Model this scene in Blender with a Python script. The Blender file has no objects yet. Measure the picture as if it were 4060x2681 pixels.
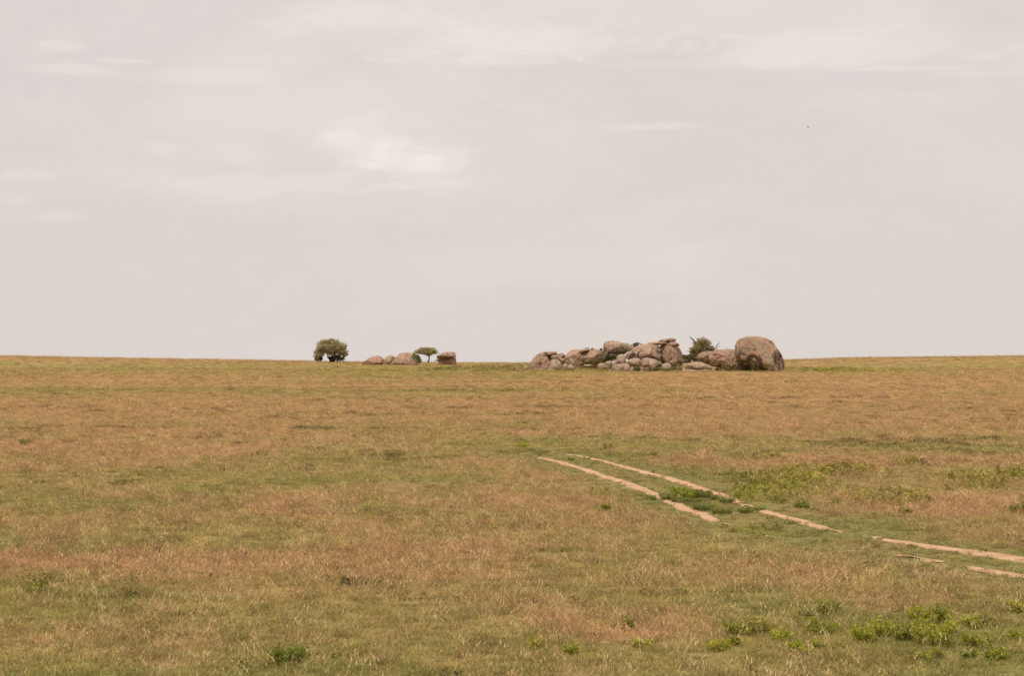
import bpy, math, random
import numpy as np
from mathutils import Vector

C = bpy.context.scene.collection
RNG = np.random.default_rng(7)
random.seed(7)
PI = math.pi

# ------------------------------------------------------------------ camera, sky, sun, exposure
F = 8000.0                       # focal length in photo pixels (photo 4060 x 2681)
EYE = 3.0
PITCH = math.atan(77.5 / F)
cam_d = bpy.data.cameras.new('camera')
cam = bpy.data.objects.new('camera', cam_d)
C.objects.link(cam)
cam.location = (0, 0, EYE)
cam.rotation_euler = (PI / 2 + PITCH, 0, 0)
cam_d.sensor_width = 36.0
cam_d.lens = 36.0 * F / 4060.0
cam_d.clip_start = 0.5
cam_d.clip_end = 20000
cam_d.dof.use_dof = True
cam_d.dof.focus_distance = 160.0
cam_d.dof.aperture_fstop = 16.0
bpy.context.scene.camera = cam

SUN_EL, SUN_AZ = math.radians(62), math.radians(-35)      # azimuth from +Y (view direction) towards +X
sun_d = bpy.data.lights.new('sun', 'SUN')
sun_d.energy = 1.5
sun_d.angle = math.radians(14)
sun_d.color = (1.0, 0.94, 0.86)
sun = bpy.data.objects.new('sun', sun_d)
C.objects.link(sun)
SUN_BACK = math.radians(180 + 28)                           # the sun stands behind the viewer's left shoulder
sdir = Vector((math.sin(SUN_BACK) * math.cos(SUN_EL), math.cos(SUN_BACK) * math.cos(SUN_EL), math.sin(SUN_EL)))
sun.rotation_euler = sdir.to_track_quat('Z', 'Y').to_euler()

sc = bpy.context.scene
sc.view_settings.view_transform = 'Standard'
sc.view_settings.look = 'None'
sc.view_settings.gamma = 1.0
sc.view_settings.use_curve_mapping = False
sc.view_settings.exposure = 0.9
sc.cycles.max_bounces = 6
sc.cycles.transparent_max_bounces = 4

world = bpy.data.worlds.new('World')
sc.world = world
world.use_nodes = True
nt = world.node_tree
nt.nodes.clear()
N = lambda t, **k: _node(nt, t, **k)
def _node(tree, t, **k):
    n = tree.nodes.new(t)
    for a, v in k.items():
        setattr(n, a, v)
    return n
def L(tree, a, b):
    tree.links.new(a, b)
def math_node(tree, op, a, b=None, clamp=False):
    n = tree.nodes.new('ShaderNodeMath'); n.operation = op; n.use_clamp = clamp
    for i, v in enumerate((a, b)):
        if v is None: continue
        if isinstance(v, (int, float)): n.inputs[i].default_value = v
        else: tree.links.new(v, n.inputs[i])
    return n.outputs[0]
def mixc(tree, fac, a, b, blend='MIX'):
    n = tree.nodes.new('ShaderNodeMix'); n.data_type = 'RGBA'; n.blend_type = blend
    n.clamp_factor = True
    for i, v in ((0, fac), (6, a), (7, b)):
        if isinstance(v, (int, float)): n.inputs[i].default_value = v
        elif isinstance(v, tuple): n.inputs[i].default_value = (*v[:3], 1)
        else: tree.links.new(v, n.inputs[i])
    return n.outputs[2]
def noise(tree, vec, scale, detail=4, rough=0.5, dist=0.0):
    n = tree.nodes.new('ShaderNodeTexNoise')
    n.inputs['Scale'].default_value = scale
    n.inputs['Detail'].default_value = detail
    n.inputs['Roughness'].default_value = rough
    n.inputs['Distortion'].default_value = dist
    tree.links.new(vec, n.inputs['Vector'])
    return n.outputs['Fac']
def ramp(tree, fac, *stops):
    n = tree.nodes.new('ShaderNodeMapRange'); n.clamp = True
    n.interpolation_type = 'SMOOTHSTEP'
    n.inputs['From Min'].default_value = stops[0]; n.inputs['From Max'].default_value = stops[1]
    n.inputs['To Min'].default_value = stops[2]; n.inputs['To Max'].default_value = stops[3]
    tree.links.new(fac, n.inputs['Value'])
    return n.outputs['Result']
def mapping(tree, vec, scale, loc=(0, 0, 0), rot=(0, 0, 0)):
    n = tree.nodes.new('ShaderNodeMapping')
    n.inputs['Scale'].default_value = scale
    n.inputs['Location'].default_value = loc
    n.inputs['Rotation'].default_value = rot
    tree.links.new(vec, n.inputs['Vector'])
    return n.outputs['Vector']

def pixdir(px, py):
    u, v = (px - 2030) / F, (py - 1340.5) / F
    return Vector((u, math.cos(PITCH) + v * math.sin(PITCH), math.sin(PITCH) - v * math.cos(PITCH)))

sky = N('ShaderNodeTexSky', sky_type='NISHITA')
sky.sun_disc = False
sky.sun_elevation = SUN_EL
sky.sun_rotation = SUN_BACK
sky.air_density = 1.5; sky.dust_density = 4.0
tc = N('ShaderNodeTexCoord')
D = tc.outputs['Generated']
K = 0.785
base = (0.499 * K, 0.459 * K, 0.426 * K)
vA = mapping(nt, D, (4.5, 4.5, 12), (1.3, 0.2, 0.5), (0, math.radians(4), 0))
vB = mapping(nt, D, (16, 16, 60), (4.1, 2.0, 0.3), (0, math.radians(-5), 0))
vC = mapping(nt, D, (3.6, 3.6, 8), (0.4, 5.2, 2.2))
nA = noise(nt, vA, 1.6, 6, 0.62, 0.6)
nB = noise(nt, vB, 1.4, 8, 0.66, 0.9)
nC = noise(nt, vC, 1.5, 4, 0.5, 0.3)
sepz = N('ShaderNodeSeparateXYZ'); L(nt, D, sepz.inputs[0])
up = ramp(nt, sepz.outputs['Z'], 0.0, 0.17, 0.0, 1.0)
lil = mixc(nt, ramp(nt, nC, 0.46, 0.66, 0.0, 0.5), base, (0.500 * K, 0.448 * K, 0.450 * K))
bright = math_node(nt, 'ADD', ramp(nt, nA, 0.36, 0.74, 0.0, 0.62), ramp(nt, nB, 0.46, 0.75, 0.0, 0.16))
bright = math_node(nt, 'MULTIPLY', bright, math_node(nt, 'ADD', math_node(nt, 'MULTIPLY', up, 0.62), 0.38))
col = mixc(nt, bright, lil, (0.575 * K, 0.525 * K, 0.487 * K))
# two soft brighter cloud puffs and the pale veils above them
def spot(px, py, rx, ry, amp, nz=0.5):
    d = pixdir(px, py).normalized()
    s = N('ShaderNodeVectorMath', operation='SUBTRACT'); L(nt, D, s.inputs[0]); s.inputs[1].default_value = d
    m = N('ShaderNodeVectorMath', operation='MULTIPLY'); L(nt, s.outputs[0], m.inputs[0])
    m.inputs[1].default_value = (F / rx, F / rx, F / ry)
    ln = N('ShaderNodeVectorMath', operation='LENGTH'); L(nt, m.outputs[0], ln.inputs[0])
    q = math_node(nt, 'ADD', ln.outputs['Value'], math_node(nt, 'MULTIPLY', math_node(nt, 'SUBTRACT', nB, 0.5), nz * 5.0))
    return ramp(nt, q, 0.35, 1.15, amp, 0.0)
tot = None
for s in ((1410, 565, 240, 110, .45), (1700, 640, 220, 115, .5), (1690, 640, 80, 40, .35), (1350, 545, 80, 35, .3), (1560, 620, 220, 60, .2), (2100, 170, 560, 85, .5), (1500, 60, 480, 90, .35),
          (3350, 190, 560, 90, .4), (1000, 730, 420, 60, .3), (800, 300, 300, 40, .25), (2300, 1050, 700, 120, .15), (240, 175, 110, 26, .35), (290, 272, 190, 26, .3), (500, 240, 130, 12, .35), (120, 690, 120, 34, .25), (230, 860, 100, 26, .2), (640, 585, 110, 30, .2), (60, 790, 90, 30, .2), (950, 600, 180, 60, .2), (3500, 400, 400, 60, .15), (2600, 500, 200, 14, .3), (3650, 270, 300, 14, .3), (1980, 243, 420, 22, .14), (2800, 250, 600, 26, .14), (3900, 290, 400, 16, .15)):
    v = spot(*s)
    tot = v if tot is None else math_node(nt, 'ADD', tot, v)
col = mixc(nt, tot, col, (0.62 * K, 0.565 * K, 0.53 * K))
bg1 = N('ShaderNodeBackground'); L(nt, sky.outputs[0], bg1.inputs['Color']); bg1.inputs['Strength'].default_value = 0.07
bg2 = N('ShaderNodeBackground'); L(nt, col, bg2.inputs['Color']); bg2.inputs['Strength'].default_value = 1.0
mx = N('ShaderNodeMixShader'); mx.inputs[0].default_value = 0.96
L(nt, bg1.outputs[0], mx.inputs[1]); L(nt, bg2.outputs[0], mx.inputs[2])
out = N('ShaderNodeOutputWorld'); L(nt, mx.outputs[0], out.inputs['Surface'])

# ------------------------------------------------------------------ numpy noise
def _hash(ix, iy, iz, seed):
    h = (ix.astype(np.int64) * 374761393 + iy.astype(np.int64) * 668265263 + iz.astype(np.int64) * 2147483647 + seed * 1274126177) & 0xFFFFFFFF
    h = ((h ^ (h >> 13)) * 1274126177) & 0xFFFFFFFF
    h = (h ^ (h >> 16)) & 0xFFFFFFFF
    h = ((h ^ (h >> 11)) * 2246822519) & 0xFFFFFFFF
    return ((h >> 8) & 0xFFFF) / 65535.0
def vnoise2(x, y, seed=0):
    ix, iy = np.floor(x), np.floor(y)
    fx, fy = x - ix, y - iy
    fx = fx * fx * (3 - 2 * fx); fy = fy * fy * (3 - 2 * fy)
    z = np.zeros_like(ix)
    a = _hash(ix, iy, z, seed); b = _hash(ix + 1, iy, z, seed); c = _hash(ix, iy + 1, z, seed); d = _hash(ix + 1, iy + 1, z, seed)
    return (a * (1 - fx) + b * fx) * (1 - fy) + (c * (1 - fx) + d * fx) * fy
def fbm2(x, y, scale, seed=0, octv=4, gain=0.5):
    x = np.asarray(x, float) / scale; y = np.asarray(y, float) / scale
    s = 0; a = 1; t = 0
    for i in range(octv):
        ca, sa = math.cos(i * 1.3 + .4), math.sin(i * 1.3 + .4)
        s = s + a * vnoise2((x * ca - y * sa) * 2 ** i + 17.3 * i, (x * sa + y * ca) * 2 ** i - 9.1 * i, seed + i); t += a; a *= gain
    return s / t
def vnoise3(x, y, z, seed=0):
    ix, iy, iz = np.floor(x), np.floor(y), np.floor(z)
    fx, fy, fz = x - ix, y - iy, z - iz
    fx = fx * fx * (3 - 2 * fx); fy = fy * fy * (3 - 2 * fy); fz = fz * fz * (3 - 2 * fz)
    r = 0
    for dx in (0, 1):
        for dy in (0, 1):
            for dz in (0, 1):
                w = (fx if dx else 1 - fx) * (fy if dy else 1 - fy) * (fz if dz else 1 - fz)
                r = r + w * _hash(ix + dx, iy + dy, iz + dz, seed)
    return r
def fbm3(p, scale, seed=0, octv=4, gain=0.5):
    p = p / scale
    s = 0; a = 1; t = 0
    for i in range(octv):
        s = s + a * vnoise3(p[:, 0] * 2 ** i + 5.7 * i, p[:, 1] * 2 ** i + 3.1 * i, p[:, 2] * 2 ** i - 7.7 * i, seed + i); t += a; a *= gain
    return s / t
def sstep(a, b, x):
    t = np.clip((x - a) / (b - a), 0, 1)
    return t * t * (3 - 2 * t)

# ------------------------------------------------------------------ terrain: a plain with a low mound under the kopje and a crest beyond it
CREST_PX = np.array([-2600, -800, 0, 500, 1000, 1250, 1450, 1900, 2100, 2600, 3000, 3130, 3370, 4060, 4900, 6600], float)
CREST_ROW = np.array([1404, 1407, 1413.5, 1423, 1430.5, 1435, 1438, 1441, 1442, 1440, 1431, 1428.5, 1421, 1413.5, 1408, 1405], float)
CREST_X = (CREST_PX - 2030) / F
CREST_Z = 3 + (1418 - CREST_ROW) / F * 650
def terrain(x, y):
    x = np.asarray(x, float); y = np.asarray(y, float)
    d = np.hypot(x, y)
    t = np.where(y > 1, x / np.maximum(y, 1), np.sign(x) * 0.6)
    zc = np.interp(t, CREST_X, CREST_Z)
    zc = np.where(y > 1, zc, 3.0)
    s = sstep(400, 652, d)
    over = np.maximum(d - 650, 0)
    z = zc * s - 0.0065 * over * over / (over + 60)
    z = z + 1.15 * np.exp(-((x - 15) / 34) ** 2 - ((y - 447) / 22) ** 2)
    w = sstep(15, 45, d) * (1 - sstep(380, 600, d) * .6)
    z = z + w * (0.16 * (fbm2(x, y, 38.0, 11, 2) - .5) + 0.09 * (fbm2(x, y, 9.0, 12, 2) - .5))
    z = z + .05 * (fbm2(x, y, 3.0, 13, 2) - .5) * sstep(10, 30, d)
    return z
def hit(px, py):
    """ground point seen at a photo pixel"""
    d = pixdir(px, py)
    t0 = 5.0; t = 12.0
    while t < 700:
        if EYE + d.z * t < float(terrain(d.x * t, d.y * t)): break
        t0 = t; t *= 1.01
    for _ in range(30):
        m = (t0 + t) / 2
        if EYE + d.z * m < float(terrain(d.x * m, d.y * m)): t = m
        else: t0 = m
    return Vector((d.x * t, d.y * t, float(terrain(d.x * t, d.y * t))))
def at(px, py, Y):
    d = pixdir(px, py); k = Y / d.y
    return Vector((d.x * k, Y, EYE + d.z * k))
def to_px(x, y, z):
    dz = z - EYE
    yc = y * math.cos(PITCH) + dz * math.sin(PITCH)
    zc = -y * math.sin(PITCH) + dz * math.cos(PITCH)
    yc = np.maximum(yc, 0.1)
    return 2030 + F * x / yc, 1340.5 - F * zc / yc

# ------------------------------------------------------------------ mesh helpers
def mesh_obj(name, verts, faces, mat=None, parent=None, smooth=False, attrs=None, loc=None):
    me = bpy.data.meshes.new(name)
    verts = np.asarray(verts, float)
    if loc is not None: verts = verts - np.array(loc)
    faces = np.asarray(faces)
    n, k = faces.shape
    me.vertices.add(len(verts)); me.vertices.foreach_set('co', verts.astype(np.float32).ravel())
    me.loops.add(n * k); me.loops.foreach_set('vertex_index', faces.astype(np.int32).ravel())
    me.polygons.add(n)
    me.polygons.foreach_set('loop_start', np.arange(0, n * k, k, dtype=np.int32))
    me.polygons.foreach_set('loop_total', np.full(n, k, dtype=np.int32))
    me.polygons.foreach_set('use_smooth', np.full(n, smooth, dtype=bool))
    me.update(calc_edges=True)
    for an, (typ, arr) in (attrs or {}).items():
        a = me.attributes.new(an, typ, 'POINT')
        if typ == 'FLOAT_COLOR': a.data.foreach_set('color', np.asarray(arr, np.float32).ravel())
        elif typ == 'FLOAT_VECTOR': a.data.foreach_set('vector', np.asarray(arr, np.float32).ravel())
        else: a.data.foreach_set('value', np.asarray(arr).ravel())
    if mat: me.materials.append(mat)
    o = bpy.data.objects.new(name, me)
    C.objects.link(o)
    if loc is not None: o.location = loc
    if parent is not None:
        o.parent = parent
        if loc is not None: o.location = Vector(loc) - parent.location
    return o
def tag(o, label=None, cat=None, group=None, kind=None):
    if label: o['label'] = label
    if cat: o['category'] = cat
    if group: o['group'] = group
    if kind: o['kind'] = kind
    return o
def empty(name, loc):
    o = bpy.data.objects.new(name, None); C.objects.link(o); o.location = loc
    o.empty_display_size = 0.2
    return o

# ------------------------------------------------------------------ materials
def new_mat(name):
    m = bpy.data.materials.new(name); m.use_nodes = True
    t = m.node_tree; t.nodes.clear()
    o = t.nodes.new('ShaderNodeOutputMaterial')
    return m, t, o
def srgb(r, g, b):
    f = lambda c: (c / 255 / 12.92) if c <= 10 else ((c / 255 + .055) / 1.055) ** 2.4
    return (f(r), f(g), f(b))

def grass_material(name, instanced=True, transl=0.25):
    m, t, o = new_mat(name)
    a = _node(t, 'ShaderNodeAttribute', attribute_name='tint', attribute_type='INSTANCER' if instanced else 'GEOMETRY')
    b = _node(t, 'ShaderNodeAttribute', attribute_name='shade')
    col = mixc(t, 1.0, a.outputs['Color'], b.outputs['Color'], 'MULTIPLY')
    df = _node(t, 'ShaderNodeBsdfDiffuse'); L(t, col, df.inputs['Color'])
    tr = _node(t, 'ShaderNodeBsdfTranslucent'); L(t, col, tr.inputs['Color'])
    mxs = _node(t, 'ShaderNodeMixShader'); mxs.inputs[0].default_value = transl
    L(t, df.outputs[0], mxs.inputs[1]); L(t, tr.outputs[0], mxs.inputs[2])
    L(t, mxs.outputs[0], o.inputs['Surface'])
    return m
M_grass = grass_material('grass_blades')
M_leaf = grass_material('leaves', False, 0.42)

m, t, o = new_mat('plain_soil'); M_ground = m
a = _node(t, 'ShaderNodeAttribute', attribute_name='tint')
g = _node(t, 'ShaderNodeNewGeometry')
n1 = noise(t, g.outputs['Position'], 9.0, 5, 0.65)
n2 = noise(t, g.outputs['Position'], 60.0, 3, 0.6)
k = math_node(t, 'ADD', ramp(t, n1, 0.3, 0.7, 0.62, 1.18), ramp(t, n2, 0.35, 0.65, -0.18, 0.18))
hsv = mixc(t, 1.0, a.outputs['Color'], k, 'MULTIPLY')
cmb = _node(t, 'ShaderNodeCombineColor'); [L(t, k, cmb.inputs[i]) for i in range(3)]
hsv = mixc(t, 1.0, a.outputs['Color'], cmb.outputs[0], 'MULTIPLY')
b = _node(t, 'ShaderNodeBsdfDiffuse'); L(t, hsv, b.inputs['Color'])
bp = _node(t, 'ShaderNodeBump'); bp.inputs['Strength'].default_value = 0.6; bp.inputs['Distance'].default_value = 0.06
L(t, n1, bp.inputs['Height']); L(t, bp.outputs[0], b.inputs['Normal'])
L(t, b.outputs[0], o.inputs['Surface'])

m, t, o = new_mat('track_soil'); M_track = m
g = _node(t, 'ShaderNodeNewGeometry')
n1 = noise(t, g.outputs['Position'], 2.2, 6, 0.65)
n2 = noise(t, g.outputs['Position'], 26.0, 5, 0.7)
n3 = noise(t, g.outputs['Position'], 0.5, 2, 0.5)
c1 = mixc(t, ramp(t, n1, 0.35, 0.65, 0, 1), srgb(188, 148, 117), srgb(212, 175, 142))
c1 = mixc(t, ramp(t, n2, 0.47, 0.66, 0, .6), c1, srgb(140, 106, 76))
c1 = mixc(t, ramp(t, n3, 0.45, 0.65, 0, .5), c1, srgb(206, 160, 128))
b = _node(t, 'ShaderNodeBsdfDiffuse'); L(t, c1, b.inputs['Color'])
bp = _node(t, 'ShaderNodeBump'); bp.inputs['Strength'].default_value = 0.7; bp.inputs['Distance'].default_value = 0.03
L(t, n2, bp.inputs['Height']); L(t, bp.outputs[0], b.inputs['Normal'])
L(t, b.outputs[0], o.inputs['Surface'])

def rock_material(name, pink, grey, streak, dark_amt, streak_lo):
    m, t, o = new_mat(name)
    tcn = _node(t, 'ShaderNodeTexCoord')
    oi = _node(t, 'ShaderNodeObjectInfo')
    vv = _node(t, 'ShaderNodeVectorMath', operation='ADD'); L(t, tcn.outputs['Object'], vv.inputs[0])
    sc_ = _node(t, 'ShaderNodeVectorMath', operation='SCALE'); sc_.inputs[0].default_value = (37, 51, 23); L(t, oi.outputs['Random'], sc_.inputs['Scale'])
    L(t, sc_.outputs[0], vv.inputs[1])
    P = vv.outputs[0]
    big = noise(t, P, 0.42, 5, 0.6, 0.4)
    med = noise(t, P, 1.5, 6, 0.7, 0.2)
    fine = noise(t, P, 3.4, 5, 0.75)
    stv = mapping(t, P, (1.0, 1.0, 0.27))
    st = noise(t, stv, 1.0, 7, 0.74, 0.5)
    st2 = noise(t, mapping(t, P, (1.0, 1.0, 0.1)), 4.2, 4, 0.6, 0.2)
    c = mixc(t, ramp(t, big, 0.40, 0.60, 0, 1), grey, pink)
    c = mixc(t, ramp(t, med, 0.45, 0.62, 0, .55), c, tuple(v * 0.62 for v in grey))
    c = mixc(t, ramp(t, st2, 0.52, 0.66, 0, .45), c, tuple(min(v * 1.35, .8) for v in grey))
    gz = _node(t, 'ShaderNodeSeparateXYZ'); L(t, tcn.outputs['Generated'], gz.inputs[0])
    band = ramp(t, gz.outputs['Z'], 0.66, 0.90, 1.0, 0.15)
    sm = math_node(t, 'MULTIPLY', ramp(t, st, streak_lo, streak_lo + .10, 0, dark_amt), band)
    c = mixc(t, sm, c, streak)
    c = mixc(t, ramp(t, fine, 0.50, 0.62, 0, .65), c, tuple(v * 0.45 for v in grey))
    b = _node(t, 'ShaderNodeBsdfPrincipled'); L(t, c, b.inputs['Base Color'])
    b.inputs['Roughness'].default_value = 0.9
    b.inputs['Specular IOR Level'].default_value = 0.2
    bp = _node(t, 'ShaderNodeBump'); bp.inputs['Strength'].default_value = 1.0; bp.inputs['Distance'].default_value = 0.35
    hh = math_node(t, 'ADD', med, math_node(t, 'MULTIPLY', fine, 0.5))
    L(t, hh, bp.inputs['Height']); L(t, bp.outputs[0], b.inputs['Normal'])
    L(t, b.outputs[0], o.inputs['Surface'])
    return m
PINK = srgb(194, 155, 134); GREY = srgb(180, 158, 135); STREAK = srgb(80, 64, 54)
M_rock = {
    'pink': rock_material('granite_pink', PINK, srgb(166, 138, 112), STREAK, .55, .53),
    'grey': rock_material('granite_grey', srgb(184, 155, 130), GREY, STREAK, .6, .53),
    'streaked': rock_material('granite_streaked', srgb(196, 154, 132), srgb(176, 152, 128), srgb(66, 55, 48), .92, .465),
}
def simple_mat(name, col, var=0.25, scale=4.0, rough=0.9):
    m, t, o = new_mat(name)
    tcn = _node(t, 'ShaderNodeTexCoord')
    n1 = noise(t, tcn.outputs['Object'], scale, 5, 0.6)
    c = mixc(t, ramp(t, n1, 0.3, 0.7, 0, 1), tuple(v * (1 - var) for v in col), tuple(min(v * (1 + var), 1) for v in col))
    b = _node(t, 'ShaderNodeBsdfPrincipled'); L(t, c, b.inputs['Base Color']); b.inputs['Roughness'].default_value = rough
    b.inputs['Specular IOR Level'].default_value = 0.15
    L(t, b.outputs[0], o.inputs['Surface'])
    return m
M_bark = simple_mat('bark', (0.075, 0.06, 0.048), .35, 3.0)
M_deadwood = simple_mat('dead_wood', (0.05, 0.042, 0.038), .3, 3.0)
M_feather = simple_mat('feathers', (0.03, 0.025, 0.022), .3, 8.0)
M_stem = simple_mat('stem', (0.14, 0.13, 0.05), .3, 10.0)

# ------------------------------------------------------------------ wheel ruts (photo pixels on the ground)
S = 1.7095
def px_path(pts): return [(a * S, b * S) for a, b in pts]
RUT_NEAR = px_path([(1200, 1052), (1240, 1060), (1300, 1073), (1370, 1095), (1440, 1117), (1500, 1140), (1560, 1168), (1620, 1192), (1690, 1222), (1750, 1240), (1830, 1253), (1950, 1272), (2080, 1290), (2170, 1302), (2270, 1323), (2375, 1339), (2500, 1360), (2650, 1388), (2850, 1432), (3050, 1490)])
RUT_FAR = px_path([(1255, 1044), (1280, 1049), (1340, 1058), (1400, 1070), (1470, 1090), (1540, 1107), (1600, 1125), (1650, 1142), (1700, 1162), (1760, 1183), (1820, 1200), (1870, 1216), (1920, 1229), (2000, 1243), (2060, 1255), (2120, 1264), (2200, 1275), (2280, 1285), (2375, 1300), (2500, 1322), (2650, 1348), (2850, 1386), (3100, 1446)])
def bareness(kind, px):
    """how bare the rut is along its course, by photo column (0 grown over, 1 bare)"""
    if kind == 'near':
        xs = np.array([1190, 1240, 1260, 1650, 1695, 1740, 1770, 1830, 1850, 2060, 2090, 2170, 2190, 2255, 2290, 2500]) * S
        v = np.array([0, .5, 1, 1, .25, 0, .4, .35, 0, 0, .55, .55, .35, .55, 1, 1])
    else:
        xs = np.array([1255, 1280, 1330, 1660, 1700, 1725, 1750, 1780, 1900, 1930, 1990, 2030, 2070, 2130, 2500]) * S
        v = np.array([0, .5, .8, 1, .95, .6, .55, .9, 1, .4, .35, .6, .8, 1, 1])
    return np.interp(px, xs, v)
def densify(path, kind):
    P = [hit(*p) for p in path]
    pts = []
    xy = np.array([(p.x, p.y) for p in P])
    seg = np.hypot(*np.diff(xy, axis=0).T); s = np.concatenate([[0], np.cumsum(seg)])
    n = int(s[-1] / 0.09)
    si = np.linspace(0, s[-1], n)
    # smooth
    x = np.interp(si, s, xy[:, 0]); y = np.interp(si, s, xy[:, 1])
    kk = np.ones(15) / 15
    xp = np.convolve(np.pad(x, 7, 'edge'), kk, 'valid'); yp = np.convolve(np.pad(y, 7, 'edge'), kk, 'valid')
    return np.stack([xp, yp], 1)
RUTS = {'near': densify(RUT_NEAR, 'near'), 'far': densify(RUT_FAR, 'far')}
def rut_field(x, y):
    """distance to the nearest rut centre and its bareness"""
    best = np.full(x.shape, 1e9); bare = np.zeros(x.shape)
    sel = (y > 10) & (y < 75) & (x > -2) & (x < 40)
    idx = np.nonzero(sel)[0]
    for kind, R in RUTS.items():
        bx = to_px(R[:, 0], R[:, 1], terrain(R[:, 0], R[:, 1]))[0]
        bb = bareness(kind, bx)
        for c0 in range(0, len(idx), 20000):
            ii = idx[c0:c0 + 20000]
            d2 = (x[ii, None] - R[None, ::3, 0]) ** 2 + (y[ii, None] - R[None, ::3, 1]) ** 2
            j = d2.argmin(1); dd = np.sqrt(d2[np.arange(len(ii)), j])
            better = dd < best[ii]
            best[ii] = np.where(better, dd, best[ii]); bare[ii] = np.where(better, bb[::3][j], bare[ii])
    return best, bare

# ------------------------------------------------------------------ what grows where
# dryness by photo row (0 green, 1 dry) then ellipses (px, py, rx, ry, amount)
ROWS = np.array([1405, 1425, 1440, 1460, 1500, 1520, 1545, 1575, 1600, 1650, 1700, 1760, 1820, 1900, 2000, 2100, 2200, 2300, 2400, 2500, 2681])
DRYR = np.array([.78, .72, .58, .40, .62, .74, .62, .72, .78, .78, .66, .52, .40, .32, .30, .28, .34, .32, .18, .12, .10])
BLOBS = [
 (250, 1422, 900, 12, .35), (100, 1470, 900, 26, -.2), (500, 1500, 800, 12, .35), (1000, 1470, 700, 22, -.12), (1750, 1480, 700, 32, -.35),
 (700, 1552, 1100, 9, -.65), (1800, 1551, 700, 8, -.4), (300, 1530, 600, 10, .1), (3600, 1440, 560, 12, -.35), (3300, 1467, 420, 13, -.5), (3500, 1510, 800, 30, .25),
 (2700, 1500, 500, 14, .3), (3400, 1640, 900, 90, .2), (800, 1640, 1000, 60, .1), (3300, 1760, 900, 16, .1),
 (350, 1800, 560, 75, .45), (900, 1760, 300, 40, .3), (1150, 1800, 260, 40, -.15), (600, 1905, 800, 30, -.3), (1500, 1830, 500, 60, -.1),
 (1300, 1705, 360, 24, -.3), (2000, 1745, 420, 22, -.3), (2600, 1760, 600, 40, -.35), (2900, 1850, 300, 60, -.15), (3300, 1775, 500, 30, -.55), (3900, 1775, 300, 30, -.4),
 (3450, 1835, 700, 26, .5), (2170, 1895, 260, 45, .45), (1950, 1860, 250, 20, .2), (1200, 1975, 260, 28, .35), (1150, 2020, 180, 50, .3), (420, 1960, 180, 22, .3),
 (420, 2040, 120, 24, .35), (700, 2035, 130, 24, .3), (2600, 2080, 260, 46, .5), (2300, 2060, 330, 26, .3), (1900, 1990, 350, 20, .2), (3700, 2010, 420, 70, .5),
 (3900, 2080, 250, 60, .35), (3300, 2040, 200, 24, .3), (240, 2235, 330, 50, .40), (620, 2270, 440, 40, .40), (1050, 2260, 260, 40, .32), (180, 2150, 90, 40, .4),
 (1420, 2190, 180, 40, .5), (1620, 2260, 320, 50, .6), (1800, 2180, 260, 30, .5), (1900, 2290, 220, 30, .5), (2050, 2240, 120, 30, .4), (1950, 2400, 260, 36, .55),
 (2350, 2290, 230, 24, .3), (2250, 2460, 130, 40, .45), (2350, 2510, 180, 30, .35), (2600, 2480, 120, 40, .35), (2720, 2440, 120, 90, .35), (2900, 2290, 260, 50, .4),
 (3200, 2300, 160, 30, .4), (3350, 2200, 180, 30, .15), (3480, 2430, 110, 36, .5), (3760, 2290, 140, 30, .4), (400, 2390, 300, 25, -.2), (1100, 1880, 500, 26, -.2),
 (2950, 2120, 340, 30, -.35), (3300, 2100, 260, 40, -.3), (3700, 2240, 420, 30, -.35), (2560, 1920, 380, 60, -.25), (3000, 2200, 300, 40, -.2), (130, 2640, 80, 14, .4), (2450, 2580, 100, 16, .3)]
BRIGHT = [(3180, 1900, 260, 40, .7), (3050, 1960, 200, 30, .55), (3500, 1985, 170, 34, .75), (3330, 1880, 150, 26, .6), (3950, 1905, 230, 34, .9), (3600, 1840, 90, 10, .9),
 (2400, 1965, 80, 20, .6), (2230, 1975, 60, 16, .5), (3150, 2070, 220, 30, .4), (2930, 2110, 150, 20, .5), (3500, 2150, 160, 16, .4), (3000, 1823, 150, 14, .5), (3300, 1470, 360, 9, .55), (3000, 1515, 320, 10, .35),
 (140, 2345, 60, 12, .7), (1500, 1745, 300, 14, .3), (2350, 2320, 60, 20, .4), (3800, 2260, 200, 20, .2), (2400, 1700, 400, 6, .25),
 (1400, 1480, 250, 10, .25)]
DARK = [(1560, 1810, 150, 26, .5), (1880, 1820, 140, 22, .45), (3560, 1772, 480, 34, .55), (3300, 1790, 100, 20, .35), (3800, 1780, 200, 24, .3), (3750, 1960, 90, 8, .7), (2700, 1965, 160, 40, .5), (2800, 2010, 150, 30, .5),
 (1040, 1800, 50, 10, .9), (830, 1745, 70, 9, .7), (480, 1925, 80, 7, .7), (640, 1922, 60, 7, .6), (760, 2050, 60, 12, .6), (350, 2095, 60, 10, .7), (640, 2130, 90, 14, .5), (1000, 2110, 260, 25, .4), (1350, 2110, 80, 14, .6),
 (500, 2370, 70, 14, .7), (1450, 2320, 90, 14, .6), (1050, 2330, 100, 14, .5), (60, 2550, 80, 30, .4), (2200, 1800, 120, 14, .5), (1400, 2380, 60, 20, .4), (3500, 1615, 60, 5, .3), (3800, 2330, 60, 24, .5), (3360, 2190, 110, 24, .5),
 (3550, 2210, 300, 14, .45), (3900, 2250, 250, 16, .5), (2150, 2010, 260, 16, .3), (1250, 2025, 60, 10, .5), (100, 1770, 60, 12, .5), (300, 1740, 40, 8, .5)]
def blob_sum(px, py, blobs, jx, jy):
    s = np.zeros(px.shape)
    for bx, by, rx, ry, am in blobs:
        q = ((px + jx * min(rx, 260) * .7 - bx) / rx) ** 2 + ((py + jy * ry * .9 - by) / ry) ** 2
        s += am * np.exp(-q * 1.0)
    return s
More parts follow.
